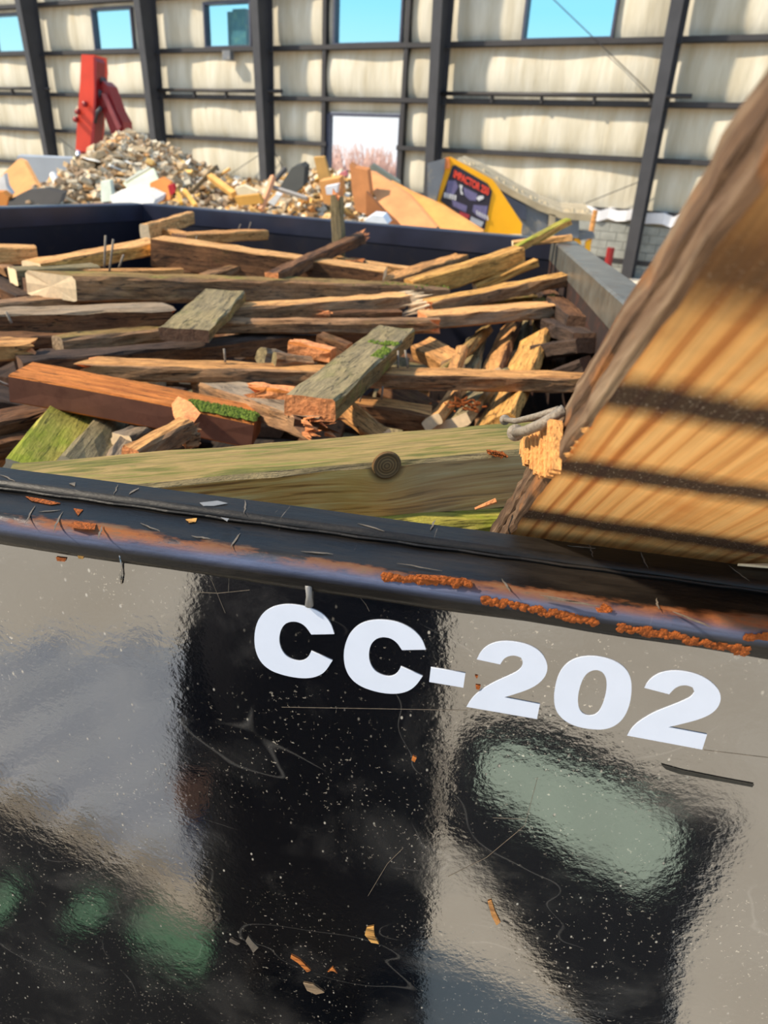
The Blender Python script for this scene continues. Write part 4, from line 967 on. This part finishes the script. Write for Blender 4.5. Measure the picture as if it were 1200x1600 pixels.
mat, nt, p = newmat('rubble_chips'); at_ = N(nt, 'Attribute', attribute_name='chip'); nt.links.new(at_.outputs['Color'], p.inputs['Base Color']); p.inputs['Roughness'].default_value = .92
me.materials.append(mat); o = link('loose_chips', me, parent=mo); tag(o, kind='stuff')
# single larger fragments
def frag_mesh(seed, sx, sy, sz):
    r_ = random.Random(seed); bm = bmesh.new()
    for _ in range(14):
        v_ = Vector((r_.uniform(-1, 1), r_.uniform(-1, 1), r_.uniform(-1, 1))); v_ = v_ / max(abs(v_.x), abs(v_.y), abs(v_.z)) * r_.uniform(.8, 1)
        bm.verts.new((v_.x * sx, v_.y * sy, v_.z * sz))
    bmesh.ops.convex_hull(bm, input=bm.verts); loose = [q for q in bm.verts if not q.link_faces]; bmesh.ops.delete(bm, geom=loose, context='VERTS')
    me_ = bpy.data.meshes.new('fragment'); bm.to_mesh(me_); bm.free(); return me_
kinds = [('concrete_fragment', 'broken lump of grey-tan concrete on the rubble mound', (.085, .07, .045), [(206, 180, 144), (182, 158, 124), (216, 198, 168)], 'concrete lumps on the rubble mound', 130, (-7.2, -2.6)),
         ('lath_fragment', 'splintered tan lath sticking out of the rubble right of the mound', (.19, .03, .018), [(214, 164, 92), (236, 190, 118), (160, 122, 76)], 'broken laths in the rubble', 80, (-4.6, -1.15)),
         ('plaster_fragment', 'flat broken piece of white plasterboard on the rubble', (.11, .09, .014), [(232, 228, 216), (214, 210, 200)], 'plasterboard pieces in the rubble', 46, (-7.0, -1.15))]
for nm, lbl, dims, cols, grp, cnt_, xr in kinds:
    mats_ = [plain(nm + '_mat', c, .92, .4, 12) for c in cols]
    protos = []
    for k in range(6):
        me_ = frag_mesh(k * 7 + len(nm), *dims); me_.materials.append(mats_[k % len(mats_)]); protos.append(me_)
    for i in range(cnt_):
        x = rr.uniform(*xr); y = rr.uniform(8.2, 10.25); z = mound(x, y) + dims[2] * .5
        o = link(nm, protos[i % 6], loc=(x, y, z), rot=(rr.uniform(-.6, .6), rr.uniform(-.6, .6), rr.uniform(0, 6.28)))
        o.scale = (rr.uniform(.6, 1.4),) * 3; tag(o, lbl, 'rubble', grp)
# larger recognisable debris, placed one by one (pixel outline, distance, thickness)
def slab(name, label, poly, y, col, th=.03, cat='debris', mat=None, dy=0.0):
    """flat piece leaning in the heap: outline at distance y, its top leaning back by dy"""
    pys = [q[1] for q in poly]; lo, hi = max(pys), min(pys); pts = []
    for px, py in poly: pts.append(ony(px, py, y + dy * (lo - py) / max(1, lo - hi)))
    m = MB(); m.prism(pts, (.2 * th, th, .3 * th)); o = m.build(name, mat or plain(name + '_col', col, .85, .3, 5)); tag(o, label, cat); return o
def stick(name, label, p, q, y0, y1, r, col, cat='debris', sides=4):
    m = MB(); m.tube([ony(*p, y0), ony(*q, y1)], r, sides); o = m.build(name, plain(name + '_col', col, .85, .3, 8)); tag(o, label, cat); return o
slab('plywood_offcut', 'tan five-sided plywood offcut at the far left of the rubble', [(2, 275), (8, 268), (28, 249), (38, 253), (62, 297), (18, 310), (6, 300)], 8.0, (222, 160, 98), .05, dy=.4)
slab('paper_scrap', 'crumpled white paper at the left edge before the tan plywood', [(-5, 285), (6, 272), (10, 292), (18, 303), (10, 312), (-8, 306)], 7.7, (226, 224, 222), .05)
slab('cardboard_scrap', 'orange-brown cardboard scrap at the left edge below the white paper', [(-8, 300), (4, 300), (14, 308), (10, 322), (-8, 324)], 7.5, (206, 132, 62), .06)
slab('roofing_felt', 'black roofing felt lying below the tan plywood', [(14, 312), (40, 299), (70, 296), (98, 302), (92, 318), (40, 324), (12, 322)], 7.4, (58, 54, 50), .08, dy=.3)
stick('white_tube', 'short white tube standing in the left rubble', (92, 292), (83, 273), 8.2, 8.3, .042, (236, 232, 226), sides=12)
slab('pale_offcut', 'upright pale green-white panel in the middle of the mound', [(157, 284), (172, 282), (176, 314), (158, 316)], 8.0, (216, 222, 204), .05, dy=.1)
slab('green_board', 'wide pale green board leaning on the mound front', [(192, 286), (215, 268), (238, 264), (246, 282), (236, 300), (204, 302)], 8.2, (204, 212, 186), .03, dy=.5)
stick('white_lath', 'cream lath lying over the wide pale green board', (196, 284), (234, 262), 8.15, 8.35, .02, (226, 222, 200))
slab('pale_fabric', 'pale grey-white fabric bundle at the foot of the mound', [(172, 306), (200, 298), (228, 300), (242, 312), (238, 322), (176, 322)], 7.7, (214, 210, 202), .2, dy=.2)
slab('cardboard_box', 'orange-brown cardboard sheet at the right foot of the mound', [(234, 286), (252, 278), (266, 286), (266, 312), (246, 318), (236, 308)], 7.9, (210, 130, 62), .05, dy=.2)
slab('red_scrap', 'small bright red scrap beside the orange-brown cardboard sheet', [(262, 290), (270, 288), (274, 300), (266, 306)], 7.85, (196, 44, 52), .04)
stick('yellow_batten', 'yellow batten leaning right of the red scrap', (283, 318), (276, 296), 7.8, 7.9, .03, (226, 178, 84))
stick('yellow_batten', 'second yellow batten leaning just right of the first', (306, 322), (288, 298), 7.8, 8.0, .032, (232, 180, 92))
stick('brown_batten', 'dark brown batten crossing the rubble middle', (300, 300), (336, 262), 8.2, 8.8, .03, (122, 100, 66))
stick('tan_batten', 'thick tan batten sloping down right in the rubble middle', (328, 276), (366, 304), 8.5, 8.2, .045, (228, 174, 96))
slab('cream_board', 'cream board end right of the thick tan batten', [(366, 294), (380, 290), (402, 300), (402, 308), (372, 304)], 8.2, (236, 218, 180), .05)
slab('ochre_board', 'ochre board under the cream board end', [(366, 308), (404, 304), (410, 318), (372, 322)], 8.0, (214, 158, 74), .05)
stick('pink_stick', 'pinkish stick leaning before the third column', (408, 328), (427, 276), 8.0, 8.3, .035, (220, 160, 120))
slab('white_lump', 'white lump of plaster right of the pinkish stick', [(418, 316), (432, 303), (438, 306), (428, 322)], 8.0, (228, 226, 222), .06)
stick('grey_plank', 'grey plank sloping down under the black rubber slab', (424, 292), (480, 310), 8.3, 8.1, .025, (160, 154, 148))
slab('rubber_slab', 'upright black rubber slab left of the bright door opening', [(438, 292), (444, 280), (456, 262), (470, 257), (476, 262), (474, 290), (462, 302), (442, 302)], 8.6, (64, 64, 60), .12, dy=.2)
stick('bent_wire_hose', 'dark bent hose end above the black rubber slab', (430, 282), (446, 263), 8.8, 8.9, .03, (96, 92, 90), sides=8)
slab('upright_board', 'tan board standing upright at the left side of the door opening', [(490, 246), (506, 245), (516, 280), (498, 282)], 8.8, (206, 158, 90), .04)
slab('tan_box', 'open tan carton corner with a white patch behind the upright post', [(498, 284), (530, 278), (534, 300), (522, 322), (506, 318)], 8.0, (220, 156, 90), .1)
slab('white_patch', 'white foam lump in front of the open tan carton', [(508, 292), (528, 288), (526, 304), (510, 304)], 7.9, (224, 222, 224), .05)
slab('leather_sheet', 'upright tan folded sheet at the left of the two large tan sheets', [(546, 256), (554, 262), (574, 266), (578, 300), (575, 336), (556, 330), (550, 300)], 7.8, (196, 128, 76), .08, dy=.1)
slab('tan_sheet', 'largest smooth tan sheet sloping down right behind the back rim', [(572, 268), (584, 270), (640, 306), (682, 356), (630, 354), (590, 318)], 7.5, (224, 152, 96), .05, dy=.8)
slab('tan_sheet', 'long tan sheet sloping right toward the yellow machine', [(610, 284), (640, 300), (690, 322), (754, 362), (690, 360), (650, 322)], 7.6, (232, 160, 86), .05, dy=.7)
slab('brown_sheet', 'shaded brown sheet in the gap below the largest tan sheet', [(572, 300), (600, 330), (624, 352), (580, 346), (572, 336)], 7.55, (168, 106, 62), .04)
slab('green_grey_board', 'grey-green board leaning behind the two large tan sheets', [(572, 266), (582, 256), (624, 284), (626, 300), (600, 296)], 8.4, (130, 136, 124), .04)
slab('white_bag', 'small white bag at the back rim left of the largest tan sheet', [(570, 344), (582, 336), (598, 338), (606, 350), (572, 352)], 7.2, (232, 234, 238), .1)
slab('pink_rag', 'small pink rag at the sill of the bright door opening', [(529, 272), (540, 267), (543, 274), (532, 277)], 8.6, (206, 120, 122), .04)
slab('grey_sheet', 'long pale grey panel lying behind the left rubble', [(26, 244), (122, 248), (122, 300), (40, 300)], 12.0, (158, 164, 172), .1, mat=plain('grey_sheet', (158, 164, 172), .6, .2, 1))
stick('yellow_rod', 'short cream rod at the foot of the red arm', (117, 262), (119, 246), 11.9, 11.9, .05, (232, 214, 170))

# ------------------------------------------------------------------ red machine arm
YA = 14.0
arm = empty('excavator', ony(140, 330, YA)); arm.location.z = 0
tag(arm, 'red excavator with a folded two-piece arm rising behind the rubble mound', 'excavator'); ai = Matrix.Translation(-arm.location)
def apart(m, name, mat, smooth=False):
    o = m.build(name, mat, arm, smooth); o.matrix_parent_inverse = ai; return o
def limb(poly, y, th, name, mat):
    m = MB(); m.prism([ony(px, py, y) for px, py in poly], (0, th, 0)); return apart(m, name, mat)
limb([(127, 85), (148, 86), (150, 110), (147, 150), (145, 200), (140, 238), (118, 236), (121, 180), (125, 130)], YA, .42, 'boom', M['redp'])
limb([(146, 88), (151, 96), (150, 150), (148, 192), (146, 235), (141, 260), (134, 260), (140, 236), (145, 190), (147, 140)], YA - .03, .3, 'boom_side_plate', M['redd'])
limb([(126, 234), (142, 234), (140, 264), (125, 264)], YA + .05, .3, 'boom_foot', M['redd'])
limb([(154, 132), (160, 126), (168, 134), (182, 172), (192, 190), (193, 204), (186, 212), (175, 213), (160, 172), (152, 150)], YA + .1, .35, 'stick', M['redd'])
limb([(158, 146), (164, 146), (188, 198), (184, 205)], YA + .02, .06, 'stick_rib', plain('faded_red', (150, 70, 72), .5))
limb([(149, 108), (153, 112), (160, 128), (155, 134), (148, 122)], YA + .1, .2, 'knuckle_link', M['steel'])
m = MB(); m.tube([ony(148, 192, YA), ony(152, 175, YA), ony(158, 168, YA)], .035, 8); apart(m, 'hose', M['steel'], True)
m = MB(); m.tube([ony(146, 170, YA + .1), ony(156, 140, YA + .1)], .06, 10); apart(m, 'hydraulic_ram', M['steel'], True)
m = MB(); m.tube([ony(122, 262, YA - .1), ony(123, 235, YA - .1)], .045, 10); apart(m, 'ram_rod', plain('chrome', (220, 220, 224), .25, .1, 3, metal=.8), True)
for px, py in ((134, 163), (123, 175), (120, 187)):
    m = MB(); c = ony(px, py, YA - .02); m.tube([c, c + Vector((0, -.06, 0))], .05, 10); apart(m, 'pivot_pin', M['redd'], True)
c0 = ony(135, 262, YA + .2)
m = MB(); m.box((c0.x - .9, YA - .4, .9), (c0.x + 1.3, YA + 1.6, 1.75)); apart(m, 'machine_body', M['redd'])
m = MB(); m.box((c0.x - .25, YA - .1, 1.7), (c0.x + .25, YA + .45, c0.z + .12)); apart(m, 'slew_post', M['redd'])
for s in (-1, 1):
    m = MB(); x = c0.x + .2 + s * .8
    m.prism([(x - .25, YA - .9, .35), (x - .25, YA - .6, .05), (x - .25, YA + 1.9, .05), (x - .25, YA + 2.2, .35), (x - .25, YA + 1.9, .8), (x - .25, YA - .6, .8)], (.5, 0, 0)); apart(m, 'track', M['steel'])

# ------------------------------------------------------------------ yellow crusher
YC = 8.6
cr = empty('crusher', ony(780, 365, YC)); cr.location.z = 0; ci_ = Matrix.Translation(-cr.location)
tag(cr, 'yellow and grey mobile crusher with a black decal and dusty conveyor', 'crusher')
def kpart(m, name, mat, smooth=False, parent=None):
    o = m.build(name, mat, parent or cr, smooth)
    o.matrix_parent_inverse = ci_ if parent is None else (ci_ @ Matrix()); return o
def kprism(poly, y, th, name, mat): 
    m = MB(); m.prism([ony(px, py, y) for px, py in poly], (0, th, 0)); return kpart(m, name, mat)
yp = kprism([(697, 246), (704, 245), (770, 281), (778, 292), (816, 350), (814, 366), (756, 366), (682, 320)], YC, .05, 'side_plate', M['yellow'])
kprism([(668, 255), (696, 247), (694, 268), (680, 318), (668, 330)], YC - .05, .9, 'hopper_side', M['mgrey'])
kprism([(694, 247), (701, 246), (703, 262), (695, 264)], YC - .04, .05, 'bracket', plain('orange_bracket', (222, 128, 66), .6))
dk = kprism([(707, 259), (712, 258), (762, 287), (769, 299), (757, 360), (750, 360), (688, 314)], YC - .012, .012, 'decal', plain('decal_black', (44, 38, 48), .5, .1))
pur = plain('decal_violet', (112, 104, 140), .5, .3, 30); wht = plain('decal_white', (220, 216, 214), .6, .2); drd = plain('decal_red', (230, 72, 50), .5, .05)
def mark(poly, mat, k=0): kprism(poly, YC - .016 - k * .003, .003, 'decal_mark', mat)
mark([(700, 282), (712, 282), (716, 292), (708, 306), (696, 306)], pur); mark([(724, 292), (746, 303), (744, 314), (734, 313), (726, 305)], pur)
mark([(740, 320), (762, 322), (759, 345), (746, 338), (738, 330)], pur); mark([(706, 312), (730, 322), (728, 332), (708, 322)], pur)
mark([(718, 288), (723, 290), (721, 297), (724, 304), (720, 304)], wht, 1); mark([(748, 306), (755, 306), (756, 310), (748, 314), (744, 310)], wht, 1)
for k in range(5): mark([(694 + k * 4, 301 + k), (697 + k * 4, 301 + k), (696 + k * 4, 309 + k), (694 + k * 4, 309 + k)], wht, 1)
for k in range(5): mark([(744 + k * 4, 329 + k * 2), (746 + k * 4, 329 + k * 2), (747 + k * 4, 337 + k * 2), (745 + k * 4, 335 + k * 2)], wht, 1)
mark([(718, 330), (734, 336), (732, 342), (718, 337)], plain('decal_dark_red', (168, 52, 60), .6)); mark([(736, 338), (756, 347), (752, 355), (734, 346)], plain('decal_silver', (170, 172, 180), .6))
# red lettering of the decal
fc = bpy.data.curves.new('IMPACTOR', 'FONT'); fc.body = 'IMPACTOR 250'; fc.extrude = .002; fc.size = .1; fc.offset = .004
tmp = bpy.data.objects.new('tmp', fc); COL.objects.link(tmp); bpy.context.view_layer.update()
me = bpy.data.meshes.new_from_object(tmp.evaluated_get(bpy.context.evaluated_depsgraph_get())); bpy.data.objects.remove(tmp)
me.materials.clear(); me.materials.append(drd)
xs = [v.co.x for v in me.vertices]; ys = [v.co.y for v in me.vertices]; w_, h_ = max(xs) - min(xs), max(ys) - min(ys)
a0, a1, a2 = ony(708, 277, YC - .018), ony(763, 306, YC - .018), ony(710, 265, YC - .018)
ux, uz = (a1 - a0), (a2 - a0)
for v in me.vertices:
    s_, t_ = (v.co.x - min(xs)) / w_, (v.co.y - min(ys)) / h_; q = a0 + ux * s_ + uz * t_ + Vector((0, -v.co.z - .002, 0)); v.co = q
o = link('lettering', me, parent=cr); o.matrix_parent_inverse = ci_
# body, conveyor and legs
kprism([(778, 296), (830, 322), (905, 338), (905, 372), (818, 372)], YC + .3, 1.2, 'body', M['mgrey'])
kprism([(783, 300), (822, 322), (822, 345), (812, 340)], YC + .26, .04, 'dark_panel', plain('navy_panel', (66, 72, 88), .6))
kprism([(858, 334), (868, 336), (866, 372), (856, 372)], YC + .25, .05, 'body_rib', M['sand'])
m = MB(); tp = [(712, 250), (742, 262), (800, 296), (842, 318), (880, 332), (925, 335)]
for i in range(len(tp) - 1):
    a, c = ony(*tp[i], YC + .25), ony(*tp[i+1], YC + .25); b1, d1 = ony(tp[i][0], tp[i][1] - 2, YC + 1.3), ony(tp[i+1][0], tp[i+1][1] - 2, YC + 1.3)
    m.prism([a, c, Vector((c.x, YC + 1.4, c.z + .06)), Vector((a.x, YC + 1.4, a.z + .06))], (0, 0, -.07))
cb = kpart(m, 'conveyor_cover', M['sand'])
m = MB(); rr = random.Random(3)
for i in range(160):
    k = rr.randrange(len(tp) - 1); t = rr.random(); a = ony(*tp[k], YC + .4).lerp(ony(*tp[k+1], YC + .4), t) + Vector((0, rr.uniform(-.1, .8), .02)); s = rr.uniform(.02, .06)
    v = [a + Vector((s * math.cos(j * 1.257), s * math.sin(j * 1.257), -.02)) for j in range(5)] + [a + Vector((0, 0, s * .5))]
    m.add(v, [(j, (j+1) % 5, 5) for j in range(5)])
o = kpart(m, 'dust_clods', M['sand']); tag(o, kind='stuff')
c1 = ony(905, 372, YC + .5)
for px in (862, 898):
    m = MB(); p_ = ony(px, 372, YC + .6); m.box((p_.x - .06, YC + .5, 0), (p_.x + .06, YC + .65, p_.z)); kpart(m, 'leg', M['mgrey'])
for poly in ([(897, 372), (908, 374), (908, 390), (897, 386)], [(915, 378), (924, 374), (922, 396), (914, 394)]):
    kprism(poly, YC + .4, .08, 'yellow_guard', M['yellow'])
kprism([(905, 362), (928, 364), (930, 372), (906, 376)], YC + .38, .3, 'end_roller_housing', M['mgrey'])
m = MB(); a = ony(700, 372, YC); m.box((a.x - .2, YC + .1, .0), (c1.x, YC + 1.3, .7)); kpart(m, 'chassis', M['steel'])
for px in (700, 760):
    m = MB(); p_ = ony(px, 372, YC + .3); m.box((p_.x - .05, YC + .2, .6), (p_.x + .05, YC + .3, p_.z + .3)); kpart(m, 'strut', M['mgrey'])

# ------------------------------------------------------------------ photographer and the yard behind the camera (mirrored in the black side)
def person():
    J = {'pel': (-.30, -.46, .98), 'sp': (-.30, -.46, 1.20), 'ch': (-.30, -.44, 1.40), 'nk': (-.29, -.43, 1.56), 'hd': (-.27, -.40, 1.66), 'ht': (-.27, -.40, 1.79),
         'ls': (-.50, -.45, 1.47), 'le': (-.58, -.40, 1.20), 'lw': (-.56, -.26, .98), 'lh': (-.55, -.23, .90),
         'rs': (-.10, -.43, 1.48), 're': (.03, -.42, 1.76), 'rw': (.075, -.34, 2.02), 'rh': (.085, -.305, 2.12),
         'lhip': (-.41, -.46, .93), 'lk': (-.43, -.43, .50), 'la': (-.44, -.47, .09), 'lt': (-.46, -.30, .04),
         'rhip': (-.19, -.46, .93), 'rk': (-.17, -.43, .50), 'ra': (-.15, -.47, .09), 'rt': (-.13, -.30, .04)}
    Rd = {'pel': .165, 'sp': .165, 'ch': .185, 'nk': .065, 'hd': .098, 'ht': .07, 'ls': .085, 'le': .062, 'lw': .042, 'lh': .036, 'rs': .085, 're': .062, 'rw': .042, 'rh': .034,
          'lhip': .115, 'lk': .078, 'la': .055, 'lt': .04, 'rhip': .115, 'rk': .078, 'ra': .055, 'rt': .04}
    E = [('pel','sp'),('sp','ch'),('ch','nk'),('nk','hd'),('hd','ht'),('ch','ls'),('ls','le'),('le','lw'),('lw','lh'),('ch','rs'),('rs','re'),('re','rw'),('rw','rh'),('pel','lhip'),('lhip','lk'),('lk','la'),('la','lt'),('pel','rhip'),('rhip','rk'),('rk','ra'),('ra','rt')]
    for hnd, hx in (('rh', 1), ('lh', -1)):
        b0 = Vector(J[hnd]); 
        for k in range(5):
            n1, n2 = hnd + 'f%d' % k, hnd + 'g%d' % k
            if hnd == 'rh': q1 = b0 + (Vector((.012 - .0 * k, -.045 + k * .022, .05 + .004 * k)) if k else Vector((-.035, -.02, .03))); q2 = q1 + (Vector((-.006, .01, .042)) if k else Vector((-.006, .01, .04)))
            else: q1 = b0 + (Vector((.0, -.05 + k * .02, -.06)) if k else Vector((.02, .035, -.03))); q2 = q1 + Vector((.008, .004, -.04))
            J[n1], J[n2] = tuple(q1), tuple(q2); Rd[n1], Rd[n2] = .0095, .008; E += [(hnd, n1), (n1, n2)]
    names = list(J); me = bpy.data.meshes.new('person'); me.from_pydata([J[n] for n in names], [(names.index(a), names.index(b)) for a, b in E], [])
    o = bpy.data.objects.new('person', me); COL.objects.link(o)
    o.modifiers.new('skin', 'SKIN'); sv = me.skin_vertices[0].data
    for i, n in enumerate(names): sv[i].radius = (Rd[n], Rd[n]); sv[i].use_root = (n == 'pel')
    s = o.modifiers.new('sub', 'SUBSURF'); s.levels = 2; s.render_levels = 2
    bpy.context.view_layer.update()
    me2 = bpy.data.meshes.new_from_object(o.evaluated_get(bpy.context.evaluated_depsgraph_get())); bpy.data.objects.remove(o)
    me2.materials.clear()
    for c, nme in (((26, 26, 32), 'black_jacket'), ((58, 88, 140), 'blue_jeans'), ((198, 148, 120), 'skin'), ((34, 28, 26), 'dark_boots')): me2.materials.append(plain(nme, c, .85, .3, 20))
    for p in me2.polygons:
        c = p.center; p.use_smooth = True
        p.material_index = 3 if c.z < .13 else (1 if c.z < .88 else (2 if ((c.z > 1.56 and abs(c.x + .28) < .15 and c.y > -.56 and c.y < -.25) or (c - Vector(J['rh'])).length < .16 and c.z > 2.04 or (c - Vector(J['lh'])).length < .09) else 0))
    o = link('person', me2); tag(o, 'person in a black jacket and blue jeans holding up a phone, mirrored in the container', 'person')
    # long dark coat hanging from the shoulders
    m = MB(); v = []; f = []; nu = 28; prof = [(1.53, .10, .09), (1.50, .20, .13), (1.44, .29, .17), (1.25, .31, .19), (1.0, .32, .20), (.7, .335, .21), (.30, .35, .215), (.295, .335, .2)]
    for z, rx, ry in prof:
        for i in range(nu):
            a = i / nu * 6.2832; w = 1 + (.03 * math.sin(a * 7) if z < 1.2 else 0); v.append((-.30 + rx * w * math.cos(a), -.455 + ry * w * math.sin(a), z))
    for j in range(len(prof) - 1):
        for i in range(nu): f.append([j*nu + i, j*nu + (i+1) % nu, (j+1)*nu + (i+1) % nu, (j+1)*nu + i])
    m.add(v, f); m.build('coat', me2.materials[0], o, True)
    hair = plain('hair', (46, 36, 30), .8, .3, 40)
    m = MB(); v = []; f = []; hc = Vector((-.275, -.415, 1.755)); nu, nv = 16, 7
    for j in range(nv + 1):
        t = j / nv * 1.45
        for i in range(nu): a = i / nu * 6.2832; v.append(hc + Vector((.105 * math.sin(t) * math.cos(a), .115 * math.sin(t) * math.sin(a) - .01, .105 * math.cos(t) - (.05 if math.sin(a) < 0 else 0) * t / 1.45)))
    for j in range(nv):
        for i in range(nu): f.append([j*nu + i, j*nu + (i+1) % nu, (j+1)*nu + (i+1) % nu, (j+1)*nu + i])
    m.add(v, f); m.build('hair', hair, o, True)
    o.location = (-.05, .22, 0)
    fx = -.27; fy = -.305
    m = MB(); m.add([(fx - .016, fy, 1.645), (fx + .016, fy, 1.645), (fx, fy + .03, 1.65), (fx, fy + .005, 1.705)], [(0, 1, 2), (0, 2, 3), (1, 3, 2), (0, 3, 1)]); m.build('nose', me2.materials[2], o)
    for s in (-1, 1):
        m = MB(); m.tube([(fx + s * .035, fy - .012, 1.70), (fx + s * .035, fy - .002, 1.70)], .012, 10); m.build('eye', M['gloss'], o)
        m = MB(); m.tube([(fx + s * .098, -.40, 1.64), (fx + s * .112, -.405, 1.67), (fx + s * .10, -.41, 1.70)], [.01, .018, .012], 8); m.build('ear', me2.materials[2], o, True)
    m = MB(); m.tube([(fx - .028, fy - .012, 1.612), (fx, fy - .004, 1.608), (fx + .028, fy - .012, 1.612)], .006, 6); m.build('mouth', plain('lips', (150, 84, 76), .6), o)
person()
# phone: its lens sits where the picture was taken, the body just behind it
fwd = Vector(CM @ np.array([0, 0, -1])); upv = Vector(CM @ np.array([0, 1, 0])); rtv = Vector(CM @ np.array([1, 0, 0]))
ph = bpy.data.meshes.new('phone'); m = MB()
Mp = Matrix.Translation(Vector(CAM) - fwd * .016) @ Matrix((rtv, upv, -fwd)).transposed().to_4x4()
m.box((-.06, -.135, -.0), (.018, .025, .008), M=Mp)
o = m.build('phone', plain('phone_black', (18, 18, 20), .25, .1)); tag(o, 'black phone held up by the photographer behind the container front', 'phone')
# mats and panels added on the yard, shaped for dark and green mirror images
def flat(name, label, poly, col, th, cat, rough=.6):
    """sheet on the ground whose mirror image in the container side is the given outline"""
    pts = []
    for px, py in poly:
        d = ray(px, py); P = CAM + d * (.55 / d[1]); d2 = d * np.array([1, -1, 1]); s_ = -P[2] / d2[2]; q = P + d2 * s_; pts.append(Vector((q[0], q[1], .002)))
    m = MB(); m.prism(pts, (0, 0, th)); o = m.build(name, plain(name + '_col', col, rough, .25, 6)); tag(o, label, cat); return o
flat('added_dark_mat', 'added black mat shaped for the dark area mirrored at the right of the container side', [(735, 1130), (800, 1120), (880, 1140), (1010, 1215), (1150, 1275), (1120, 1350), (1060, 1480), (1045, 1640), (960, 1640), (880, 1560), (790, 1430), (690, 1290), (700, 1180)], (20, 20, 22), .012, 'mat', .9)
o = flat('added_green_sheet', 'added pale green panel on the black mat, shaped to mirror below the figures 202', [(752, 1175), (800, 1172), (900, 1205), (1000, 1250), (1062, 1300), (1045, 1370), (1000, 1395), (900, 1345), (800, 1270), (755, 1240)], (196, 210, 186), .01, 'panel'); o.location.z = .014
flat('added_dark_mat', 'added black mat shaped for the dark area mirrored at the lower left of the container side', [(-40, 1245), (60, 1290), (170, 1345), (235, 1385), (270, 1425), (340, 1450), (480, 1500), (660, 1500), (665, 1700), (-60, 1700)], (20, 20, 22), .012, 'mat', .9)
for poly, lb_ in (([(205, 1432), (240, 1430), (300, 1460), (330, 1480), (325, 1522), (285, 1510), (215, 1470)], 'added green panel scrap on the lower left mat, rightmost of the three mirrored'), ([(112, 1415), (160, 1412), (178, 1430), (150, 1450), (112, 1445)], 'added small green panel scrap in the middle of the three mirrored at lower left'), ([(-10, 1390), (20, 1395), (28, 1425), (10, 1440), (-10, 1440)], 'added green panel scrap mirrored at the very left edge')):
    o = flat('added_green_scrap', lb_, poly, (100, 150, 112), .01, 'panel'); o.location.z = .014

# corrugated sheet added to mirror bright streaks at the left of the black side
def corrugated():
    def gp(px, py):
        d = ray(px, py); P = CAM + d * (.55 / d[1]); d2 = d * np.array([1, -1, 1]); s_ = -P[2] / d2[2]; q = P + d2 * s_; return Vector((q[0], q[1], 0))
    c = [gp(-60, 1010), gp(300, 1010), gp(345, 1400), gp(-40, 1215)]
    m = MB(); nu, nv = 96, 12; v = []; f = []
    for j in range(nv + 1):
        for i in range(nu + 1):
            a, b = i / nu, j / nv; p = c[0].lerp(c[1], a).lerp(c[3].lerp(c[2], a), b)
            ph = (p.x * .86 + p.y * .5) * 22
            v.append(p + Vector((0, 0, .045 + .036 * math.sin(ph))))
    n0 = len(v); v += [q + Vector((0, 0, -.003)) for q in v]
    for j in range(nv):
        for i in range(nu):
            k = j * (nu + 1) + i; f.append((k, k + 1, k + nu + 2, k + nu + 1)); f.append((n0 + k, n0 + k + nu + 1, n0 + k + nu + 2, n0 + k + 1))
    m.add(v, f); o = m.build('added_metal_sheet', plain('added_galvanised', (206, 204, 202), .34, .2, 4, metal=.45), smooth=True)
    tag(o, 'added silvery corrugated metal sheet, there to mirror bright streaks left of the letters CC', 'metal sheet')
corrugated()
